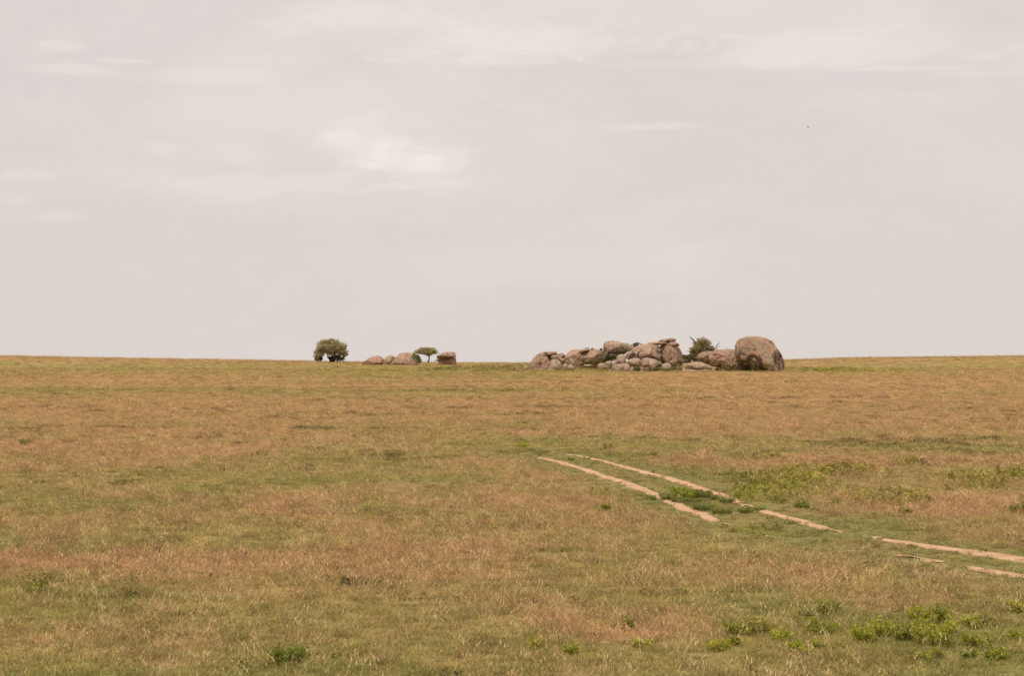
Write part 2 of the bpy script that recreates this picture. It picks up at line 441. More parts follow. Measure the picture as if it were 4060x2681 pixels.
C_TAN = np.array(srgb(191, 159, 114)); C_RED = np.array(srgb(192, 152, 116)); C_PALE = np.array(srgb(207, 180, 134))
C_OLIVE = np.array(srgb(174, 156, 99)); C_GREEN = np.array(srgb(159, 151, 89)); C_DKGREEN = np.array(srgb(112, 106, 62))
C_BRIGHT = np.array(srgb(164, 158, 62)); C_BROWN = np.array(srgb(124, 97, 66))
def fields(x, y):
    z = terrain(x, y)
    px, py = to_px(x, y, z)
    d = np.hypot(x, y)
    big = fbm2(x, y, 13.0, 21, 4) - .5
    mid = fbm2(x, y, 2.6, 22, 4) - .5
    jx = (fbm2(x, y, 1.6, 23, 3) - .5) * 2; jy = (fbm2(x, y, 2.4, 24, 3) - .5) * 2.4
    dry = np.interp(py, ROWS, DRYR) + blob_sum(px, py, BLOBS, jx, jy)
    dry = dry + big * .6 + mid * 1.15 + (fbm2(x, y, .7, 67, 3) - .5) * 1.1 * (1 - sstep(60, 140, d))
    dry = dry + (fbm2(x, y * .35, 22.0, 27, 3) - .5) * .8 * sstep(90, 200, d)
    dry = dry + (fbm2(x * .06, y, 3.4, 65, 3) - .5) * 1.3 * sstep(70, 130, d)
    dk0 = (fbm2(x * .05, y, 3.0, 66, 3) - .5) * .7 * sstep(80, 150, d)
    br = blob_sum(px, py, BRIGHT, jx, jy) * (.15 + 1.7 * fbm2(x, y, 1.0, 25, 3)) + np.clip(fbm2(x, y, .8, 29, 3) - .70, 0, 1) * 2.0
    dk = (.62 + .2 * (py < 1900)) * blob_sum(px, py, DARK, jx, jy) * (.1 + 1.9 * fbm2(x, y * .6, .5, 71, 2)) + (fbm2(x, y, .9, 26, 3) - .5) * 1.3 + (fbm2(x, y, 7, 28, 2) - .55) * .6
    dk = dk + dk0
    rowm = sstep(.34, .56, fbm2(x * .2, y, 5.0, 61, 3)) * sstep(50, 90, d)
    dk = dk + (fbm2(x * .8, y * .35, .55, 62, 3) - .44) * 1.6 * rowm
    dry = np.where((y > 402) & (y < 470) & (abs(x - 20) < 52), dry * .5, dry)
    return dry, br, dk, big, mid, d, py
C_TURF = np.array(srgb(152, 148, 94))
def tint_of(x, y, rnd, trk=None):
    dry, br, dk, big, mid, d, py = fields(x, y)
    w = sstep(.12, .80, dry * .85 + .03 + (rnd[:, 0] - .5) * .55)[:, None]
    red = sstep(.35, .65, fbm2(x, y, 5.0, 31, 3) + (rnd[:, 1] - .5) * .3)[:, None]
    near_red = (1 - sstep(45, 110, d))[:, None]
    tan = C_TAN * (1 - red * (.3 + .35 * near_red)) + C_RED * red * (.3 + .35 * near_red)
    grn = sstep(.42, .70, fbm2(x, y, 3.4, 33, 3) + (rnd[:, 1] - .5) * .25)[:, None]
    ol = C_OLIVE * (1 - grn) + C_GREEN * grn
    c = ol * (1 - w) + tan * w
    if trk is not None:
        tb = np.exp(-(trk / 1.1) ** 2)[:, None] * .65
        c = c * (1 - tb) + C_TURF * tb
    bw = (sstep(.38, .62, br + (rnd[:, 2] - .5) * .3) * (.6))[:, None]
    c = c * (1 - bw) + C_BRIGHT * bw
    dkc = C_DKGREEN * (1 - w * .8) + C_BROWN * w * .8
    dw = (sstep(.42, .72, dk + (rnd[:, 3] - .5) * .5) * .75)[:, None]
    c = c * (1 - dw) + dkc * dw
    # thin wisps of pale and dark
    amp = .76 + .06 * sstep(40, 90, d)
    v = (1 - amp / 2 + amp * rnd[:, 4])[:, None]
    v = v * (.80 + .42 * vnoise2(x / .3, y / .3, 51) * (1 - sstep(60, 120, d)) + .21 * sstep(60, 120, d))[:, None]
    c = c * v
    c = c * np.where(rnd[:, 5] < .11, .48, 1.0)[:, None]
    pale = (rnd[:, 5] > .95)[:, None]
    c = np.where(pale, C_PALE * (.8 + .3 * rnd[:, 0:1]), c)
    return c, w[:, 0], bw[:, 0], dw[:, 0], d, dry

# ------------------------------------------------------------------ ground sheet (fan of rings round the viewer, out to the far plain)
fine = np.radians(np.linspace(-19, 19, 560))
coarse_r = np.radians(np.concatenate([np.linspace(19.6, 30, 16), np.linspace(33, 177, 40)]))
ang = np.concatenate([-coarse_r[::-1], fine, coarse_r])
rows = np.linspace(1.0, 0.0, 560)
d_near = 8.0
dist = 1.0 / (1.0 / d_near + (1.0 / 700.0 - 1.0 / d_near) * (1 - rows))
extra = np.array([0.02, 1, 2.5, 4, 5.5, 7.0])
mid_r = np.arange(400, 700, 3.0)
dist = np.unique(np.concatenate([extra, dist, mid_r, [720, 745, 780, 830, 900, 1000, 1200, 1500, 2000, 3000, 4500, 7000, 9500]]))
A_, D_ = np.meshgrid(ang, dist)
gx, gy = (np.sin(A_) * D_).ravel(), (np.cos(A_) * D_).ravel()
gz = terrain(gx, gy)
rnd = RNG.random((len(gx), 6)); rnd[:, 5] = 0; rnd[:, 4] = .5
gt, gw, _, _, gd, _ = tint_of(gx, gy, rnd * 0 + .5, np.minimum(rut_field(gx, gy)[0], 50))
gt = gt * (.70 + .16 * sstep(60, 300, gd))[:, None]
nc, nr = len(ang), len(dist)
i = np.arange(nr - 1)[:, None] * nc + np.arange(nc - 1)[None, :]
gf = np.stack([i, i + 1, i + 1 + nc, i + nc], -1).reshape(-1, 4)[:, ::-1]
# close the ring behind the viewer
j = np.arange(nr - 1) * nc
gf2 = np.stack([j + nc - 1, j, j + nc, j + nc + nc - 1], -1)[:, ::-1]
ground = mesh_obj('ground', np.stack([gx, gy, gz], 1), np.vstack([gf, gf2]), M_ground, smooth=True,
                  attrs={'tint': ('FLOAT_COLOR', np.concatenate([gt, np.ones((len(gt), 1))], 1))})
tag(ground, kind='structure')

# ------------------------------------------------------------------ the two bare wheel ruts, one ragged strip of soil each
def rut_mesh(kind):
    R = RUTS[kind]
    T = np.gradient(R, axis=0); T /= np.linalg.norm(T, axis=1)[:, None] + 1e-9
    Nn = np.stack([-T[:, 1], T[:, 0]], 1)
    bx = to_px(R[:, 0], R[:, 1], terrain(R[:, 0], R[:, 1]))[0]
    bb = bareness(kind, bx)
    s = np.arange(len(R)) * .09
    w0 = .155 * (0.35 + .75 * bb) * (1 + .5 * sstep(3500, 3900, bx) * (kind == 'far')) * (.75 + .5 * fbm2(s, s * 0 + 3, 1.4, 41, 3))
    k = 9
    u = np.linspace(-1, 1, k)
    nl = fbm2(s, s * 0 + 1, .45, 42, 4) - .5; nrr = fbm2(s, s * 0 + 9, .45, 43, 4) - .5
    V = []
    for a in u:
        off = a * w0 + (nl if a < 0 else nrr) * .22 * abs(a)
        p = R + Nn * off[:, None]
        z = terrain(p[:, 0], p[:, 1]) + .022 - .03 * abs(a) ** 4
        V.append(np.stack([p[:, 0], p[:, 1], z], 1))
    V = np.stack(V, 1).reshape(-1, 3)
    gs, gu = np.meshgrid(s, u[:-1], indexing='ij')
    holes = fbm2(gs * .6, gu * .17, .16, 44, 3)
    F_ = []
    for i_ in range(len(R) - 1):
        if bb[i_] < .12: continue
        for j_ in range(k - 1):
            a = i_ * k + j_
            edge = abs((j_ + .5) / (k - 1) * 2 - 1)
            if holes[i_, j_] > .24 + .68 * bb[i_] - .26 * edge: continue
            F_.append((a, a + 1, a + 1 + k, a + k))
    return mesh_obj('dirt_track', V, np.array(F_), M_track, smooth=True)
tr1 = rut_mesh('near'); tr2 = rut_mesh('far')
tag(tr1, 'nearer bare earth wheel rut crossing the grass', kind='structure')
tag(tr2, 'farther bare earth wheel rut crossing the grass', kind='structure')

# ------------------------------------------------------------------ grass tufts (prototypes, then placed by geometry nodes)
proto = bpy.data.collections.new('tuft_prototypes')
def add_blade(V, Fc, Sh, base, dirv, h, w, bend, shade, segs=2):
    d = Vector(dirv); side = Vector((-d.y, d.x, 0))
    if side.length < 1e-4: side = Vector((1, 0, 0))
    side.normalize()
    rot = random.random() * PI
    side = (side * math.cos(rot) + Vector((d.x, d.y, 0)).normalized() * math.sin(rot)) if Vector((d.x, d.y, 0)).length > 1e-4 else side
    n0 = len(V)
    for s_ in range(segs + 1):
        f = s_ / segs
        lean = bend * f * f
        p = Vector(base) + Vector((d.x * (f * .35 + lean) * h, d.y * (f * .35 + lean) * h, h * f * (1 - .35 * lean)))
        ww = w * (1 - f * .85) * .5
        sh = shade * (.96 + .06 * f)
        if s_ < segs:
            V.append(p - side * ww); V.append(p + side * ww); Sh += [sh, sh]
        else:
            V.append(p); Sh.append(sh)
    for s_ in range(segs - 1):
        a = n0 + s_ * 2
        Fc.append((a, a + 1, a + 3)); Fc.append((a, a + 3, a + 2))
    a = n0 + (segs - 1) * 2
    Fc.append((a, a + 1, a + 2))
def finish_proto(name, V, Fc, Sh, tints=None):
    V = np.array([tuple(v) for v in V])
    sh = np.array(Sh, float)
    colr = np.stack([sh, sh, sh, np.ones_like(sh)], 1) if sh.ndim == 1 else np.concatenate([sh, np.ones((len(sh), 1))], 1)
    o = mesh_obj(name, V, np.array(Fc), M_grass, attrs={'shade': ('FLOAT_COLOR', colr)})
    C.objects.unlink(o); proto.objects.link(o)
    return o
def turf(name, n, r, h0, h1, w, lean):
    V, Fc, Sh = [], [], []
    for _ in range(n):
        a = random.random() * 2 * PI; rr = r * math.sqrt(random.random())
        a2 = a + random.gauss(0, 1.0)
        add_blade(V, Fc, Sh, (rr * math.cos(a), rr * math.sin(a), 0), (math.cos(a2), math.sin(a2), 0), random.uniform(h0, h1), w * random.uniform(.7, 1.3), random.uniform(.1, lean), random.uniform(.72, 1.22))
    finish_proto(name, V, Fc, Sh)
def stalks(name, n, r, h0, h1):
    V, Fc, Sh = [], [], []
    for _ in range(n):
        a = random.random() * 2 * PI; rr = r * math.sqrt(random.random())
        b = (rr * math.cos(a), rr * math.sin(a), 0)
        a2 = random.random() * 2 * PI; h = random.uniform(h0, h1); bend = random.uniform(.1, .9); sh = random.uniform(.8, 1.3)
        add_blade(V, Fc, Sh, b, (math.cos(a2), math.sin(a2), 0), h, .0045, bend, sh, 3)
        for q in range(3):      # loose seed head: short side blades near the tip
            f = .62 + .12 * q
            p = (b[0] + math.cos(a2) * (f * .35 + bend * f * f) * h, b[1] + math.sin(a2) * (f * .35 + bend * f * f) * h, h * f * (1 - .35 * bend * f * f))
            a3 = random.random() * 2 * PI
            add_blade(V, Fc, Sh, p, (math.cos(a3) * .9, math.sin(a3) * .9, 0), h * .2, .008, .4, sh * 1.05, 1)
    for _ in range(n):
        a = random.random() * 2 * PI; rr = r * math.sqrt(random.random())
        add_blade(V, Fc, Sh, (rr * math.cos(a), rr * math.sin(a), 0), (math.cos(a * 3), math.sin(a * 3), 0), random.uniform(.3, .6) * h0, .008, .5, random.uniform(.7, 1.0))
    finish_proto(name, V, Fc, Sh)
def forb(name, n, r, h, leaf):
    V, Fc, Sh = [], [], []
    for _ in range(n):
        a = random.random() * 2 * PI; rr = r * math.sqrt(random.random())
        z = h * random.uniform(.15, 1) * (1 - .5 * (rr / r) ** 2)
        c = Vector((rr * math.cos(a), rr * math.sin(a), z))
        u = Vector((random.gauss(0, 1), random.gauss(0, 1), random.gauss(.35, .5))).normalized()
        v = u.cross(Vector((random.gauss(0, 1), random.gauss(0, 1), random.gauss(0, .4)))).normalized()
        l = leaf * random.uniform(.6, 1.3); sh = random.uniform(.65, 1.25)
        n0 = len(V)
        V += [c - u * l, c + v * l * .35, c + u * l, c - v * l * .35]; Sh += [sh] * 4
        Fc.append((n0, n0 + 1, n0 + 2)); Fc.append((n0, n0 + 2, n0 + 3))
    finish_proto(name, V, Fc, Sh)
turf('a0_turf', 30, .10, .025, .075, .006, 1.4)
turf('a1_turf', 34, .11, .03, .10, .0055, 1.3)
turf('a2_turf', 26, .09, .025, .08, .0065, 1.6)
stalks('b0_stalks', 9, .12, .10, .20)
stalks('b1_stalks', 10, .13, .08, .17)
stalks('b2_stalks', 5, .08, .14, .27)
forb('c0_forb', 34, .11, .13, .022)
forb('c1_forb', 44, .14, .10, .026)
forb('d0_weed', 46, .10, .17, .028)

def sample_points():
    """placing density follows how large things still look from the viewer's stretch of track; it thins with distance"""
    out_xy = []
    bands = [(11, 30, 190), (30, 45, 150), (45, 65, 85), (65, 95, 40), (95, 140, 17), (140, 210, 7), (210, 320, 2.6), (320, 480, 1.1), (480, 675, .5)]
    for r0, r1, dens in bands:
        half = math.radians(16.5) + math.atan(5.5 / r0)
        area = half * (r1 * r1 - r0 * r0)
        n = int(area * dens)
        r = np.sqrt(RNG.random(n) * (r1 * r1 - r0 * r0) + r0 * r0)
        a = (RNG.random(n) * 2 - 1) * half
        out_xy.append(np.stack([np.sin(a) * r, np.cos(a) * r], 1))
    return np.vstack(out_xy)
XY = sample_points()
rnd = RNG.random((len(XY), 6))
x, y = XY[:, 0], XY[:, 1]
rd, rb = rut_field(x, y)
tint, w, bw, dw, d, dry = tint_of(x, y, rnd, np.minimum(rd, 50))
# keep tufts off bare soil; short cropped grass beside and between the ruts
keep = ~((rb > .12) & (rd < .125 * (.35 + .75 * rb) * (.7 + .6 * RNG.random(len(x)))) & (RNG.random(len(x)) < .25 + .8 * rb))
band = np.exp(-(rd / 1.1) ** 2)
clump = fbm2(x, y, .35, 51, 2)
keep &= RNG.random(len(x)) < .55 + .9 * clump
q = RNG.random(len(x))
idx = np.where(q < .5, 0, np.where(q < .75, 1, 2))
tall = (RNG.random(len(x)) < (.04 + .36 * w)) & (band < .6)
idx = np.where(tall, 3 + (RNG.random(len(x)) * 3).astype(int), idx)
fb = RNG.random(len(x)) < dw * .8 + .12 * band
idx = np.where(fb, 6 + (RNG.random(len(x)) * 2).astype(int), idx)
wd = RNG.random(len(x)) < bw * .7
idx = np.where(wd, 8, idx)
far = 1 + np.maximum(d - 40, 0) / 75.0
farz = 1 + np.maximum(d - 60, 0) / 300.0
kop = np.exp(-((x - 18) / 38) ** 2 - ((y - 436) / 22) ** 2)
hs = (.54 + .52 * RNG.random(len(x)) + .85 * (clump - .4)) * (1 - .45 * band) * (1 + 2.6 * kop)
hs = hs * np.where(idx == 8, 1.1, 1)
stray = (RNG.random(len(x)) < .012) & (d < 80) & (band < .4)
idx = np.where(stray, 5, idx); hs = np.where(stray, 1.35, hs); tint = np.where(stray[:, None], C_PALE, tint)
sc_arr = np.stack([hs * far, hs * far, hs * farz], 1)
rot = np.stack([RNG.normal(0, .10, len(x)), RNG.normal(0, .10, len(x)), RNG.random(len(x)) * 2 * PI], 1)
K_ = np.nonzero(keep)[0]
zz = terrain(x[K_], y[K_]) - .006
print('tufts', len(K_))

me = bpy.data.meshes.new('grass')
me.vertices.add(len(K_)); me.vertices.foreach_set('co', np.stack([x[K_], y[K_], zz], 1).astype(np.float32).ravel())
for an, typ, arr, prop in (('tint', 'FLOAT_COLOR', np.concatenate([tint[K_], np.ones((len(K_), 1))], 1), 'color'), ('rot', 'FLOAT_VECTOR', rot[K_], 'vector'),
                           ('scl', 'FLOAT_VECTOR', sc_arr[K_], 'vector'), ('idx', 'INT', idx[K_].astype(np.int32), 'value')):
    a = me.attributes.new(an, typ, 'POINT')
    a.data.foreach_set(prop, np.ascontiguousarray(arr, dtype=np.int32 if typ == 'INT' else np.float32).ravel())
grass = bpy.data.objects.new('grass', me); C.objects.link(grass)
tag(grass, 'dry tan and olive green savanna grass covering the whole plain', 'grass', kind='stuff')
ng = bpy.data.node_groups.new('place_tufts', 'GeometryNodeTree')
ng.interface.new_socket('Geometry', in_out='INPUT', socket_type='NodeSocketGeometry')
ng.interface.new_socket('Geometry', in_out='OUTPUT', socket_type='NodeSocketGeometry')
gi = ng.nodes.new('NodeGroupInput'); go = ng.nodes.new('NodeGroupOutput')
ci = ng.nodes.new('GeometryNodeCollectionInfo'); ci.inputs['Collection'].default_value = proto
ci.inputs['Separate Children'].default_value = True; ci.inputs['Reset Children'].default_value = True
ip = ng.nodes.new('GeometryNodeInstanceOnPoints'); ip.inputs['Pick Instance'].default_value = True
def named(n_, dt):
    q_ = ng.nodes.new('GeometryNodeInputNamedAttribute'); q_.data_type = dt; q_.inputs['Name'].default_value = n_
    return q_.outputs['Attribute']
e2r = ng.nodes.new('FunctionNodeEulerToRotation')
ng.links.new(named('rot', 'FLOAT_VECTOR'), e2r.inputs[0])
ng.links.new(gi.outputs[0], ip.inputs['Points']); ng.links.new(ci.outputs[0], ip.inputs['Instance'])
ng.links.new(named('idx', 'INT'), ip.inputs['Instance Index']); ng.links.new(e2r.outputs[0], ip.inputs['Rotation'])
ng.links.new(named('scl', 'FLOAT_VECTOR'), ip.inputs['Scale']); ng.links.new(ip.outputs[0], go.inputs[0])
md = grass.modifiers.new('place_tufts', 'NODES'); md.node_group = ng

# ------------------------------------------------------------------ boulders
def boulder(outline, Y, thick, mat, label, seed, e=2.3, rough=.035, cracks=(), group=None, n=84, mrows=44, name='boulder', lean=0.0, sink=True, facets=7):
    """outline: photo pixels of the silhouette; Y: distance; thick: half depth in metres"""
    P = np.array([at(px, py, Y)[:] for px, py in outline])
    X, Z = P[:, 0], P[:, 2]
    hh = Z.max() - Z.min(); z0 = Z.min()
    mm = mrows
    lev = z0 + hh * (1 - np.cos(PI * np.linspace(.0, 1, mm) ** .9)) / 2
    lev = np.clip(lev, z0 + .002 * hh, z0 + .998 * hh)
    XL, XR = np.empty(mm), np.empty(mm)
    xs1, zs1 = X, Z; xs2, zs2 = np.roll(X, -1), np.roll(Z, -1)
    zb = z0 + .07 * hh
    for i_, zz_ in enumerate(lev):
        zq = max(zz_, zb) if sink else zz_
        cr = (zs1 - zq) * (zs2 - zq) <= 0
        xx_ = xs1[cr] + (zq - zs1[cr]) / (zs2[cr] - zs1[cr] + 1e-9) * (xs2[cr] - xs1[cr])
        XL[i_], XR[i_] = xx_.min(), xx_.max()
    ker = np.array([1, 2, 1]) / 4
    XL = np.convolve(np.pad(XL, 1, 'edge'), ker, 'valid'); XR = np.convolve(np.pad(XR, 1, 'edge'), ker, 'valid')
    if sink:
        lev = np.concatenate([[z0 - .6 * hh, z0 - .25 * hh], lev]); XL = np.concatenate([[XL[0], XL[0]], XL]); XR = np.concatenate([[XR[0], XR[0]], XR])
    xc, hw = (XL + XR) / 2, (XR - XL) / 2
    # close both ends
    lev = np.concatenate([[lev[0]], lev, [lev[-1] + .002]]); xc = np.concatenate([[xc[0]], xc, [xc[-1]]]); hw = np.concatenate([[1e-3], hw, [1e-3]])
    mrows = len(lev)
    th = np.linspace(-PI, PI, n, endpoint=False)
    ct, st_ = np.cos(th), np.sin(th)
    rad = (np.abs(ct) ** e + np.abs(st_) ** e) ** (-1 / e)
    small = math.sqrt(max(X.max() - X.min(), .2) * max(hh, .2)) < 3.2
    if small: rough = rough * 1.15; facets = facets + 6; e = e + .9
    dep = thick * (hw / hw.max()) ** (.5 if small else .7)
    VX = xc[:, None] + hw[:, None] * (ct * rad)[None]
    VY = Y + dep[:, None] * (st_ * rad)[None]
    VZ = np.repeat(lev[:, None], n, 1)
    G_ = np.stack([VX, VY, VZ], 2)
    du = np.roll(G_, -1, 1) - np.roll(G_, 1, 1); dv = np.gradient(G_, axis=0)
    nrm = np.cross(du, dv).reshape(-1, 3); nrm /= np.linalg.norm(nrm, axis=1)[:, None] + 1e-9
    V = G_.reshape(-1, 3)
    cx, cz = float(xc.mean()), float(z0 + hh * (.35 if sink else .5))
    size = math.sqrt(max(X.max() - X.min(), .2) * max(hh, .2))
    # broken planes: shave the block off along a few random planes
    rg_ = np.random.default_rng(seed * 13 + 1)
    rx_, rz_ = hw.max(), max(lev.max() - cz, .1)
    nsc = np.array([rx_, thick, rz_])
    Q0 = (V - np.array([cx, Y, cz])) / nsc
    sh_ = np.zeros_like(Q0)
    for _ in range(facets):
        nn_ = rg_.normal(size=3) * np.array([.8, 1, .8]); nn_[1] = -abs(nn_[1]) - .5; nn_ /= np.linalg.norm(nn_)
        dd_ = rg_.uniform(.74, .95)
        ex = np.maximum((Q0 + sh_) @ nn_ - dd_, 0)
        sh_ -= ex[:, None] * nn_ * .85
    V = V + sh_ * nsc
    d1 = fbm3(V, size * .42, seed, 4) - .5
    d2 = fbm3(V, size * .11, seed + 9, 3) - .5
    rid = np.abs(fbm3(V * np.array([1, 1, .6]), size * .34, seed + 19, 3) - .5)
    disp = d1 * rough * 2.2 + d2 * rough * 1.5 - np.exp(-(rid / .02) ** 2) * rough * 1.3
    disp = disp * size
    # long joints and clefts, cut into the near face
    for c_ in cracks:
        pts, width, depth = c_[0], c_[1] * 1.6, c_[2] * 1.7
        Q = np.array([at(px, py, Y)[:] for px, py in pts])[:, [0, 2]]
        dm = np.full(len(V), 1e9)
        for k_ in range(len(Q) - 1):
            s0, s1 = Q[k_], Q[k_ + 1]; v = s1 - s0
            tt = np.clip(((V[:, [0, 2]] - s0) @ v) / (v @ v + 1e-9), 0, 1)
            dm = np.minimum(dm, np.linalg.norm(V[:, [0, 2]] - (s0 + tt[:, None] * v), axis=1))
        disp -= depth * np.exp(-(dm / width) ** 2) * (V[:, 1] < Y)
    V = V + nrm * disp[:, None]
    fc = []
    for i_ in range(mrows - 1):
        for j_ in range(n):
            a_ = i_ * n + j_; b_ = i_ * n + (j_ + 1) % n
            fc.append((a_, b_, b_ + n, a_ + n))
    base = (cx, Y, float(max(V[:, 2].min(), -1)))
    ob = mesh_obj(name, V, np.array(fc), M_rock[mat], smooth=True, loc=base)
    tag(ob, label, 'boulder' if size > 1.6 else 'rock', group)
    return ob
def crop(k, ox, oy):
    return lambda pts: [(ox + a * k, oy + b * k) for a, b in pts]
c2 = crop(400 / 2375, 2050, 1320); c3 = crop(400 / 2375, 2380, 1320); c4 = crop(460 / 2375, 2700, 1310); c6 = crop(440 / 2375, 1420, 1340)
GK = 'boulders of the rocky outcrop'
GL = 'boulders near the umbrella thorn tree'
# --- right end of the outcrop
boulder(c4([(1112, 500), (1105, 400), (1120, 290), (1160, 205), (1230, 155), (1340, 125), (1480, 112), (1620, 120), (1740, 155), (1850, 220), (1930, 310), (2000, 420), (2070, 530), (2112, 640), (2122, 760), (2120, 900), (1900, 930), (1700, 925), (1560, 860), (1450, 790), (1350, 720), (1230, 650), (1145, 580)]),
        412, 4.6, 'streaked', 'largest boulder, tall and domed with dark streaks, at the right end of the outcrop', 3, 2.3, .018,
        [(c4([(1420, 560), (1520, 660), (1590, 760), (1640, 880)]), .32, .55), (c4([(1250, 560), (1330, 650), (1420, 720)]), .4, .4), (c4([(1480, 420), (1500, 560)]), .3, .25), (c4([(1830, 240), (1930, 300)]), .2, .3), (c4([(2040, 560), (2060, 840)]), .25, .3)], GK, n=120, mrows=64)
boulder(c4([(2060, 890), (2075, 840), (2110, 815), (2155, 840), (2175, 890), (2120, 910)]), 409, .5, 'grey', 'small low stone at the right foot of the largest boulder', 5, group=GK, n=40, mrows=20, name='rock')
boulder(c4([(430, 640), (500, 560), (540, 480), (600, 450), (700, 415), (800, 398), (950, 392), (1080, 402), (1150, 450), (1300, 520), (1420, 700), (1450, 860), (1300, 890), (1000, 890), (860, 800), (760, 745), (660, 735), (560, 700), (480, 670)]),
        417, 4.0, 'pink', 'long pinkish boulder lying against the left side of the largest boulder', 11, 2.4, .035,
        [(c4([(600, 440), (560, 500), (520, 590), (480, 680)]), .22, .5), (c4([(760, 760), (800, 640), (790, 500)]), .3, .25)], GK, n=110, mrows=56)
boulder(c4([(345, 640), (332, 560), (345, 500), (400, 462), (480, 442), (545, 455), (590, 480), (575, 560), (530, 620), (480, 670), (410, 660)]),
        414.2, 1.6, 'pink', 'snout shaped boulder jutting left from the end of the long pinkish boulder', 13, 2.6, .035, [(c4([(390, 640), (460, 600), (540, 570)]), .15, .3)], GK, sink=False, n=64, mrows=34)
boulder(c4([(0, 880), (25, 790), (70, 710), (130, 680), (220, 662), (340, 650), (430, 662), (560, 712), (680, 765), (720, 850), (700, 890), (300, 910)]),
        409.5, 2.4, 'grey', 'low flat grey boulder with a wavy crack in front of the snout shaped boulder', 17, 2.2, .03,
        [(c4([(60, 770), (150, 755), (240, 775), (330, 800), (400, 782), (500, 770), (640, 785)]), .13, .55)], GK, n=110, mrows=60)
# --- middle of the outcrop
boulder(c3([(1390, 330), (1470, 260), (1600, 225), (1720, 245), (1790, 310), (1855, 370), (1905, 440), (1938, 530), (1952, 640), (1940, 720), (1860, 745), (1760, 800), (1600, 830), (1480, 780), (1420, 650), (1400, 480)]),
        421, 3.6, 'pink', 'tall rounded pink boulder under the thin slabs in the middle of the outcrop', 21, 2.4, .03,
        [(c3([(1860, 400), (1880, 560), (1870, 720)]), .3, .45), (c3([(1640, 640), (1620, 740)]), .2, .25)], GK, n=96, mrows=50)
boulder(c3([(590, 560), (620, 500), (700, 430), (800, 355), (900, 300), (980, 270), (1080, 262), (1200, 275), (1320, 285), (1400, 320), (1435, 400), (1445, 520), (1430, 660), (1300, 670), (1150, 655), (1100, 640), (950, 625), (850, 640), (700, 640), (610, 610)]),
        419, 3.6, 'streaked', 'broad sloping boulder with dark vertical streaks left of the tall pink boulder', 25, 2.4, .03,
        [(c3([(1250, 330), (1230, 450), (1200, 620)]), .25, .3), (c3([(1390, 320), (1410, 480)]), .2, .3)], GK, n=110, mrows=56)
boulder(c3([(1110, 245), (1160, 225), (1300, 212), (1450, 215), (1600, 212), (1625, 235), (1560, 268), (1400, 290), (1280, 300), (1180, 275)]),
        420.5, 2.6, 'pink', 'long thin slab lying across the top of the sloping boulder', 27, 3.0, .03, group=GK, sink=False, n=70, mrows=30)
boulder(c3([(1345, 222), (1385, 185), (1450, 155), (1560, 142), (1640, 128), (1720, 132), (1775, 150), (1782, 185), (1765, 212), (1600, 220), (1450, 225)]),
        421, 2.2, 'pink', 'uppermost thin slab of the pile on the tall pink boulder', 29, 3.0, .04, [(c3([(1500, 160), (1560, 195), (1640, 165)]), .12, .3)], GK, sink=False, n=70, mrows=30)
boulder(c3([(1610, 250), (1700, 212), (1780, 220), (1840, 262), (1875, 316), (1800, 325), (1720, 306), (1640, 292)]),
        419.5, 1.7, 'pink', 'pointed slab overhanging the right side of the tall pink boulder', 31, 2.8, .04, group=GK, sink=False, n=56, mrows=28)
boulder(c3([(80, 430), (63, 330), (88, 250), (130, 198), (200, 182), (300, 178), (400, 192), (520, 232), (620, 245), (700, 262), (765, 305), (792, 345), (740, 405), (640, 450), (560, 505), (480, 550), (380, 570), (250, 545), (150, 520), (100, 485)]),
        427, 3.6, 'grey', 'blocky flat topped boulder standing highest on the left half of the outcrop', 33, 2.8, .035, [(c3([(150, 215), (100, 300), (100, 440)]), .2, .25)], GK, sink=False, n=100, mrows=50)
boulder(c3([(382, 640), (378, 590), (405, 545), (450, 515), (520, 500), (575, 525), (602, 590), (605, 700), (560, 750), (430, 750), (396, 700)]),
        414.5, 1.5, 'grey', 'upright oval boulder below the blocky flat topped boulder', 35, 2.5, .03, group=GK, n=56, mrows=30)
boulder(c3([(640, 665), (700, 620), (780, 598), (900, 600), (985, 612), (1000, 700), (985, 770), (900, 770), (820, 800), (720, 790), (670, 730)]),
        414, 1.8, 'grey', 'rounded overhanging boulder between the oval boulder and the pink block', 37, 2.6, .03, group=GK, sink=False, n=64, mrows=32)
boulder(c3([(310, 900), (300, 810), (330, 765), (420, 738), (550, 720), (650, 722), (700, 790), (710, 920), (560, 930), (400, 925)]),
        411, 1.5, 'grey', 'low wedge shaped boulder in front of the upright oval boulder', 39, 2.6, .035, [(c3([(400, 800), (430, 770), (620, 740)]), .12, .35)], GK, n=64, mrows=32)
boulder(c3([(935, 930), (955, 850), (968, 740), (978, 618), (1040, 606), (1080, 650), (1150, 668), (1160, 920), (1050, 940)]),
        410.5, 1.3, 'pink', 'squarish pink block at the front foot of the outcrop', 41, 3.0, .04, [(c3([(980, 800), (1140, 800)]), .1, .4)], GK, n=64, mrows=32)
boulder(c3([(1130, 830), (1140, 700), (1170, 665), (1250, 662), (1310, 690), (1390, 715), (1400, 760), (1340, 790), (1280, 830), (1200, 850)]),
        411.5, 1.2, 'grey', 'tan block leaning on the right side of the pink block', 43, 2.9, .04, group=GK, n=56, mrows=28)
boulder(c3([(985, 620), (1010, 585), (1080, 578), (1150, 600), (1270, 620), (1380, 665), (1460, 700), (1480, 800), (1300, 800), (1120, 720)]),
        414, 1.4, 'grey', 'tilted flat slab behind the tan block and below the sloping boulder', 45, 2.8, .035, group=GK, sink=False, n=64, mrows=28)
